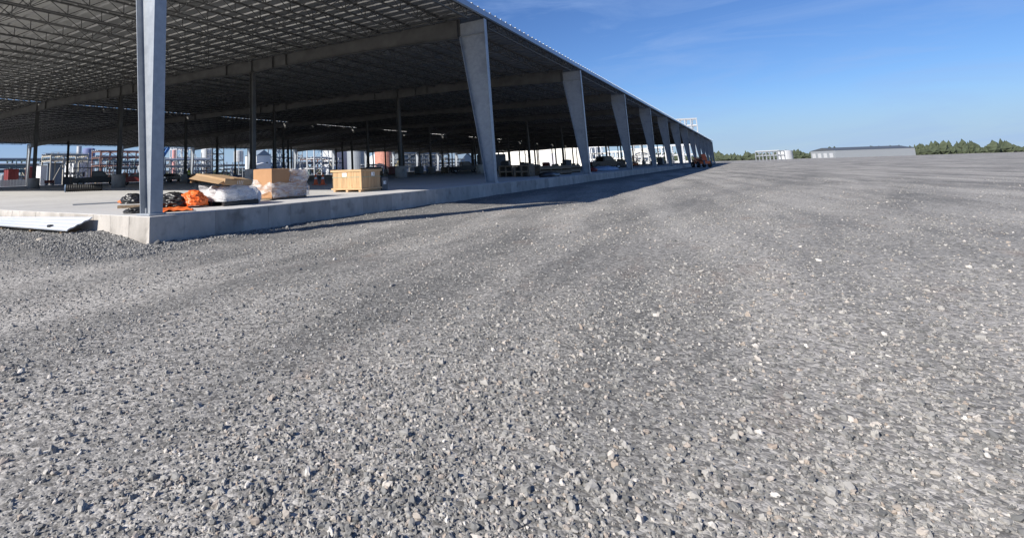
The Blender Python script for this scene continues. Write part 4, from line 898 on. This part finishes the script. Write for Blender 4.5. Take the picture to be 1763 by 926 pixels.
tank('slim blue-violet tower above the tan rack', (gx(152, 190), 190), 2.2, gz(152, 257, 190), mat('violet_blue_paint', (0.16, 0.19, 0.36), (0.20, 0.23, 0.40), 2, 0.5), nm='blue_tower', cat='tower')
tank('slim pale stack left of the blue tower', (gx(135, 200), 200), 0.9, gz(135, 252, 200), LGREY, nm='vent_stack', cat='stack', ladder=False)
rack('red_pipe_rack', 'red oxide pipe rack with white pipes behind the corner column', 'pipe rack', (gx(172, 150), 150), (gx(262, 150), 150), 5, (gz(225, 285, 150), gz(225, 272, 150), gz(225, 262, 150)), 6, REDST, 4, (WHITE, LGREY, MGREY), brace=True, post=0.26)
# -- between corner column and first interior column
t = thing('blue_conveyor', 'blue inclined conveyor right of the corner column', 'conveyor', (0, 0, 0)); a = at(272, 284, Y=150); b2 = at(291, 254, Y=150)
for s in (0, 1.4): MB().bar((a.x, a.y + s, a.z), (b2.x, b2.y + s, b2.z), 0.35, 0.9).build('side_truss', BLUEP, t)
MB().bar((a.x, a.y + 0.7, a.z), (b2.x, b2.y + 0.7, b2.z), 1.04, 0.2).build('belt', DGREY, t)
for q in (0.15, 0.6): p = a.lerp(b2, q); MB().bar((p.x, p.y + 0.7, GZ), (p.x, p.y + 0.7, p.z - 0.12), 0.3).build('leg', BLUEP, t)
tank('pink cylinder vessel right of the blue conveyor', (gx(299.5, 152), 152), 0.75, gz(299, 259, 152), mat('pink_paint', (0.55, 0.26, 0.26), (0.62, 0.33, 0.32), 2, 0.5), nm='pink_vessel', cat='tank')
rack('low_pipe_rack', 'long low pipe rack running behind the far columns right of the conveyor', 'pipe rack', (gx(283, 142), 142), (gx(362, 142), 142), 5, (gz(320, 288, 142), gz(320, 277, 142)), 7, MGREY, 5, (LGREY, WHITE, TANST), brace=True, post=0.26)
rack('white_structure', 'tall white steel frame right of the pink vessel', 'steel frame', (gx(304, 155), 155), (gx(332, 155), 155), 4, (4.5, 8, 11.5), 3, LGREY, 2, (WHITE, LGREY), brace=True, post=0.3)
tank('grey ribbed silo above the low rack', (gx(355, 165), 165), 2.1, gz(355, 258, 165), LGREY, nm='ribbed_silo', cat='silo')
rack('scaffold_tower', 'dark scaffold tower with five open decks against the sky', 'scaffold', (gx(365, 140), 140), (gx(385, 140), 140), 3, (2.4, 4.6, 6.8, 9.0, 11.2), 2, DGREY, 0, brace=True, post=0.26)
tank('pale vessel on four legs right of the scaffold tower', (gx(411, 150), 150), 1.9, 4.2, LGREY, nm='leg_vessel', legs=gz(411, 279, 150))
house('white_house', 'white building with dark upper storey and small window', 'building', (gx(442, 150), 150), gx(466, 150) - gx(442, 150), 7, gz(455, 268, 150), WHITE, BLUEG, 2.4, 'y', openings=(('-y', 5.2, 6.2, 4.6, 6.3, 'window', GLASS),))
house('white_annex', 'long low white annex in front of the white building', 'building', (gx(441, 144), 144), gx(467, 144) - gx(441, 144), 4, gz(455, 284, 144), WHITE, WHITE, 0.9, 'y')
# -- between the wrapped boxes and the crate
rack('blue_lattice_tower', 'dark blue tower frame seen above the wrapped boxes', 'steel frame', (gx(473, 150), 150), (gx(495, 150), 150), 4, (4, 8, 12), 3, BLUEG, 1, (MGREY,), brace=True, post=0.5)
house('grey_shed', 'blue-grey low shed above the right end of the wrapped boxes', 'shed', (gx(505, 158), 158), gx(528, 158) - gx(505, 158), 6, gz(515, 279, 158), BLUEG, BLUEG, 0.4)
rack('lattice_tower', 'grey lattice tower right of the low grey shed', 'tower', (gx(513, 146), 146), (gx(521, 146), 146), 3, (3, 6, 9, 12.5), 1, MGREY, 0, brace=True, post=0.25)
rack('red_platform', 'red platform frame above the traffic cones', 'platform', (gx(528, 160), 160), (gx(566, 160), 160), 4, (gz(540, 281, 160), gz(540, 275, 160)), 4, REDST, 2, (REDST, WHITE), brace=True, post=0.35, top_rail=True)
rack('grey_process_structure', 'tall grey steel frame above the traffic cones', 'steel frame', (gx(541, 140), 140), (gx(566, 140), 140), 4, (3.2, 7.5, 12), 2, LGREY, 2, (LGREY, MGREY), brace=True, post=0.32)
house('pale_grey_hall', 'pale grey flat hall behind the pine crate', 'building', (gx(577, 176), 176), gx(606, 176) - gx(577, 176), 9, gz(595, 258, 176), LGREY, LGREY, 0.3)
tank('big grey cylindrical tank above the pine crate', (gx(619, 156) , 158), (gx(631, 156) - gx(607, 156)) / 2 * 0.78, gz(619, 258, 156), MGREY, nm='grey_tank')
tank('low white domed tank left of the salmon silo', (gx(647, 185), 185), 7.5, gz(647, 284, 185), WHITE, nm='domed_tank', dome=1.0)
tank('salmon red silo right of the pine crate', (gx(667, 152), 154), (gx(678, 152) - gx(656, 152)) / 2 * 0.80, gz(667, 256, 152), SALMON, nm='salmon_silo', cat='silo')
t = thing('yellow_ladder', 'pale yellow sloping stair right of the salmon silo', 'stair', (0, 0, 0)); a = at(680.5, 292, Y=140); b2 = at(691, 273, Y=140)
for s in (0, 1.0): MB().bar((a.x, a.y + s, max(a.z, GZ)), (b2.x, b2.y + s, b2.z), 0.16, 0.4).build('stringer', YEL, t)
for k in range(12): p = a.lerp(b2, (k + 0.5) / 12); MB().box(p.x - 0.2, p.y + 0.09, p.z, p.x + 0.2, p.y + 0.91, p.z + 0.05).build('tread', YEL, t)
rack('dark_rack', 'dark pipe rack seen between far columns right of the stair', 'pipe rack', (gx(694, 150), 150), (gx(775, 150), 150), 6, (gz(730, 283, 150), gz(730, 274, 150), gz(730, 266, 150)), 7, DGREY, 4, (MGREY, BLUEG, LGREY), brace=True, post=0.4)
house('slate_hall', 'dark slate hall behind the dark pipe rack', 'building', (gx(690, 200), 200), gx(775, 200) - gx(690, 200), 20, gz(730, 262, 200), mat('slate_cladding', (0.09, 0.11, 0.13), (0.12, 0.14, 0.16), 1.0, 0.6), BLUEG, 0.5)
house('gable_hall', 'blue-grey gable building left of the second tall column', 'building', (gx(790, 160), 160), gx(822, 160) - gx(790, 160), 18, gz(805, 281, 160), BLUEG, mat('slate_roof', (0.16, 0.22, 0.28), (0.20, 0.26, 0.32), 1, 0.5), gz(805, 262, 160) - gz(805, 281, 160), 'y')
def process_unit(px0, px1, Y, pyt, lb, seed, m, pal):
    r_ = random.Random(seed); x0, x1 = gx(px0, Y), gx(px1, Y); Hh = gz((px0 + px1) / 2, pyt, Y); t = thing('process_unit', lb, 'process plant', (x0, Y, GZ)); Ln = x1 - x0
    nb = max(2, int(Ln / 4.5))
    for k in range(nb + 1):
        for y in (0, 4): MB().bar((Ln * k / nb, y, 0), (Ln * k / nb, y, Hh * r_.uniform(0.75, 1.0)), 0.24).build('post', m, t)
    for z in (0.3, 0.52, 0.74):
        for y in (0, 4): MB().bar((0, y, Hh * z), (Ln, y, Hh * z), 0.2, 0.3).build('beam', m, t)
        for k in range(4): q = r_.uniform(0.1, 0.3); MB().tube((-0.5, 0.5 + k * 0.9, Hh * z + 0.2 + q), (Ln + 0.5, 0.5 + k * 0.9, Hh * z + 0.2 + q), q, n=8).build('pipe', r_.choice(pal), t)
    for k in range(int(Ln / 3.0)):
        x = r_.uniform(0.5, Ln - 0.5); h_ = Hh * r_.uniform(0.25, 0.6); rr = r_.uniform(0.4, 1.1)
        if r_.random() < 0.5: MB().lathe([(rr, 0.5), (rr, h_), (rr * 0.6, h_ + rr * 0.5), (0.05, h_ + rr * 0.6)], (x, r_.uniform(-2, 2), 0), 14).build('vessel', r_.choice(pal), t)
        else: MB().tube((x, -0.5, 0.2), (x, -0.5, Hh * r_.uniform(0.6, 0.95)), r_.uniform(0.07, 0.18), n=8).build('riser_pipe', r_.choice(pal), t)
    for k in range(nb): MB().bar((Ln * k / nb, -0.1, 0.2), (Ln * (k + 1) / nb, -0.1, Hh * 0.52), 0.12).build('brace', m, t)
    for k in range(nb + 2): x = r_.uniform(0, max(1, Ln - 2.5)); y = r_.uniform(-6, -2); z1 = r_.uniform(1.0, 2.8); MB().bev(x, y, 0, x + r_.uniform(1.2, 3), y + 1.4, z1, 0.06).build('equipment_skid', r_.choice((DGREY, MGREY, TEAL, BLUEG, DWOOD)), t)
    return t
DK = (DGREY, MGREY, TEAL, LGREY, BLUEG, TANST)
process_unit(-20, 72, 150, 272, 'low dark process plant at the far left edge', 1, TEAL, DK)
process_unit(100, 200, 168, 262, 'grey process plant behind the tan pipe rack', 2, MGREY, DK)
process_unit(196, 285, 138, 268, 'dark process plant behind the corner column', 3, DGREY, DK)
process_unit(284, 366, 160, 262, 'grey process plant right of the blue conveyor', 4, MGREY, DK + (WHITE, SALMON))
process_unit(386, 442, 172, 278, 'low dark process plant left of the white building', 5, DGREY, DK)
process_unit(466, 530, 165, 262, 'blue-grey process plant above the wrapped boxes', 6, BLUEG, DK)
process_unit(528, 590, 150, 264, 'grey process plant above the traffic cones', 7, MGREY, DK + (WHITE,))
process_unit(684, 800, 140, 268, 'dark process plant right of the salmon silo', 8, DGREY, DK)
process_unit(632, 660, 142, 280, 'low dark plant between grey tank and salmon silo', 9, DGREY, DK)
# -- beyond the far end of the shed
XW = 300.0
yl, yr = at(838, 290, X=XW).y, at(1008, 270, X=XW).y
da, db = at(957, 275, X=XW).y - yr, at(935, 275, X=XW).y - yr
house('white_warehouse', 'large cream white warehouse with grey roll-up door beyond the shed end', 'warehouse', (XW, yr), 40, yl - yr, 13.5, CREAM, WHITE, 2.0, 'x',
      openings=(('-x', da, db, 0.3, at(945, 265, X=XW).z - GZ, 'roll_up_door', mat('door_grey', (0.50, 0.49, 0.53), (0.55, 0.54, 0.58), 1, 0.5)),))
def grid_y(X, pa, pb, pyt): return (X, at(pb, 285, X=X).y), (X, at(pa, 285, X=X).y), [at((pa + pb) / 2, q, X=X).z - GZ for q in pyt]
for (pa, pb, X, pyt, nb, m, lb, nm) in ((1021, 1050, 285, (286, 276, 266, 254), 3, WHITE, 'white scaffold frame between third and fourth tall columns', 'white_scaffold'), (1052, 1078, 279, (284, 274, 263), 4, WHITE, 'white grid frame just left of the fourth tall column', 'white_scaffold'),
                                       (1084, 1120, 286, (282, 272, 258, 251), 3, LGREY, 'grey pipe frame between fourth and fifth tall columns', 'grey_pipe_rack'), (1124, 1150, 282, (282, 270, 256), 4, WHITE, 'white pipe frame between fifth and sixth tall columns', 'white_pipe_rack'), (1152, 1200, 288, (280, 268, 252), 5, LGREY, 'grey pipe frame right of the sixth tall column', 'grey_pipe_rack')):
    a, b2, lv = grid_y(X, pa, pb, pyt); rack(nm, lb, 'pipe rack', a, b2, 4, lv, nb, m, 3, (WHITE, LGREY, CREAM), brace=False, post=0.32)
tank('cream round tank between fourth and fifth tall columns', (296, at(1107, 280, X=296).y), 4.6, 7.5, CREAM, nm='cream_tank')
rack('white_pipe_bridge', 'tall white pipe bridge rising behind the far right roof end', 'pipe rack', (360, at(1172, 240, X=360).y), (364, at(1203, 240, X=364).y), 6, (at(1190, 232, X=380).z - GZ, at(1190, 220, X=380).z - GZ, at(1190, 209, X=380).z - GZ), 3, LGREY, 5, (WHITE, LGREY, WHITE), post=0.4)
# -- right of the shed, along the yard horizon
rng = random.Random(11)
def on_ground(px, d): v = ray(px, 275); v = Vector((v.x, v.y, 0)).normalized(); return CAM.x + v.x * d, CAM.y + v.y * d
a = on_ground(1440, 620); house('far_warehouse', 'long low grey warehouse on the right horizon', 'warehouse', a, 60, 30, 6.5, MGREY, DGREY, 2.5, 'x', R(-62), openings=tuple(('-x', 3.0 + 7 * k, 7.0 + 7 * k, 0.2, 4.2, 'roll_up_door', LGREY) for k in range(4)))
a = on_ground(1352, 640); tank('grey storage tank on the horizon right of the shed end', a, 6, 8, LGREY, nm='storage_tank', dome=0.1)
a = on_ground(1302, 480); b2 = on_ground(1340, 470); rack('far_pipe_rack', 'grey pipe rack on the horizon right of the shed end', 'pipe rack', a, b2, 6, (3, 6), 6, MGREY, 3, (LGREY, MGREY), post=0.4)
# far woods: one mass of rough leaf clumps
tr = MB(); prof_ = []
def clump(c, r, h):
    n1, n2 = 7, 4; vs = []
    for j in range(n2 + 1):
        t = j / n2; rr = r * math.sin(PI * (0.18 + 0.80 * t)) ; z = h * t
        for i in range(n1):
            a_ = 2 * PI * i / n1 + j * 0.4; k = rr * rng.uniform(0.65, 1.25); vs.append((c[0] + k * math.cos(a_), c[1] + k * math.sin(a_), GZ + z * rng.uniform(0.9, 1.1)))
    fs = [(j * n1 + i, j * n1 + (i + 1) % n1, (j + 1) * n1 + (i + 1) % n1, (j + 1) * n1 + i) for j in range(n2) for i in range(n1)] + [tuple(range(n2 * n1, n2 * n1 + n1))]
    tr.add(vs, fs)
for k in range(5200):
    a_ = R(rng.uniform(-45, 112)); d_ = rng.uniform(700, 1000); dg = math.degrees(a_); wv = 0.62 + 0.5 * noise.noise(Vector((dg * 0.22, 0, 4))) + 0.5 * noise.noise(Vector((dg * 1.3, 0, 7)))
    if wv < 0.25: continue
    clump((CAM.x + d_ * math.cos(a_), CAM.y + d_ * math.sin(a_)), rng.uniform(1.6, 4.5), max(3, rng.uniform(5, 17) * wv))
tag(tr.build('far_woods', FOLI), 'low dark line of woods along the far horizon', 'woods', kind='stuff')
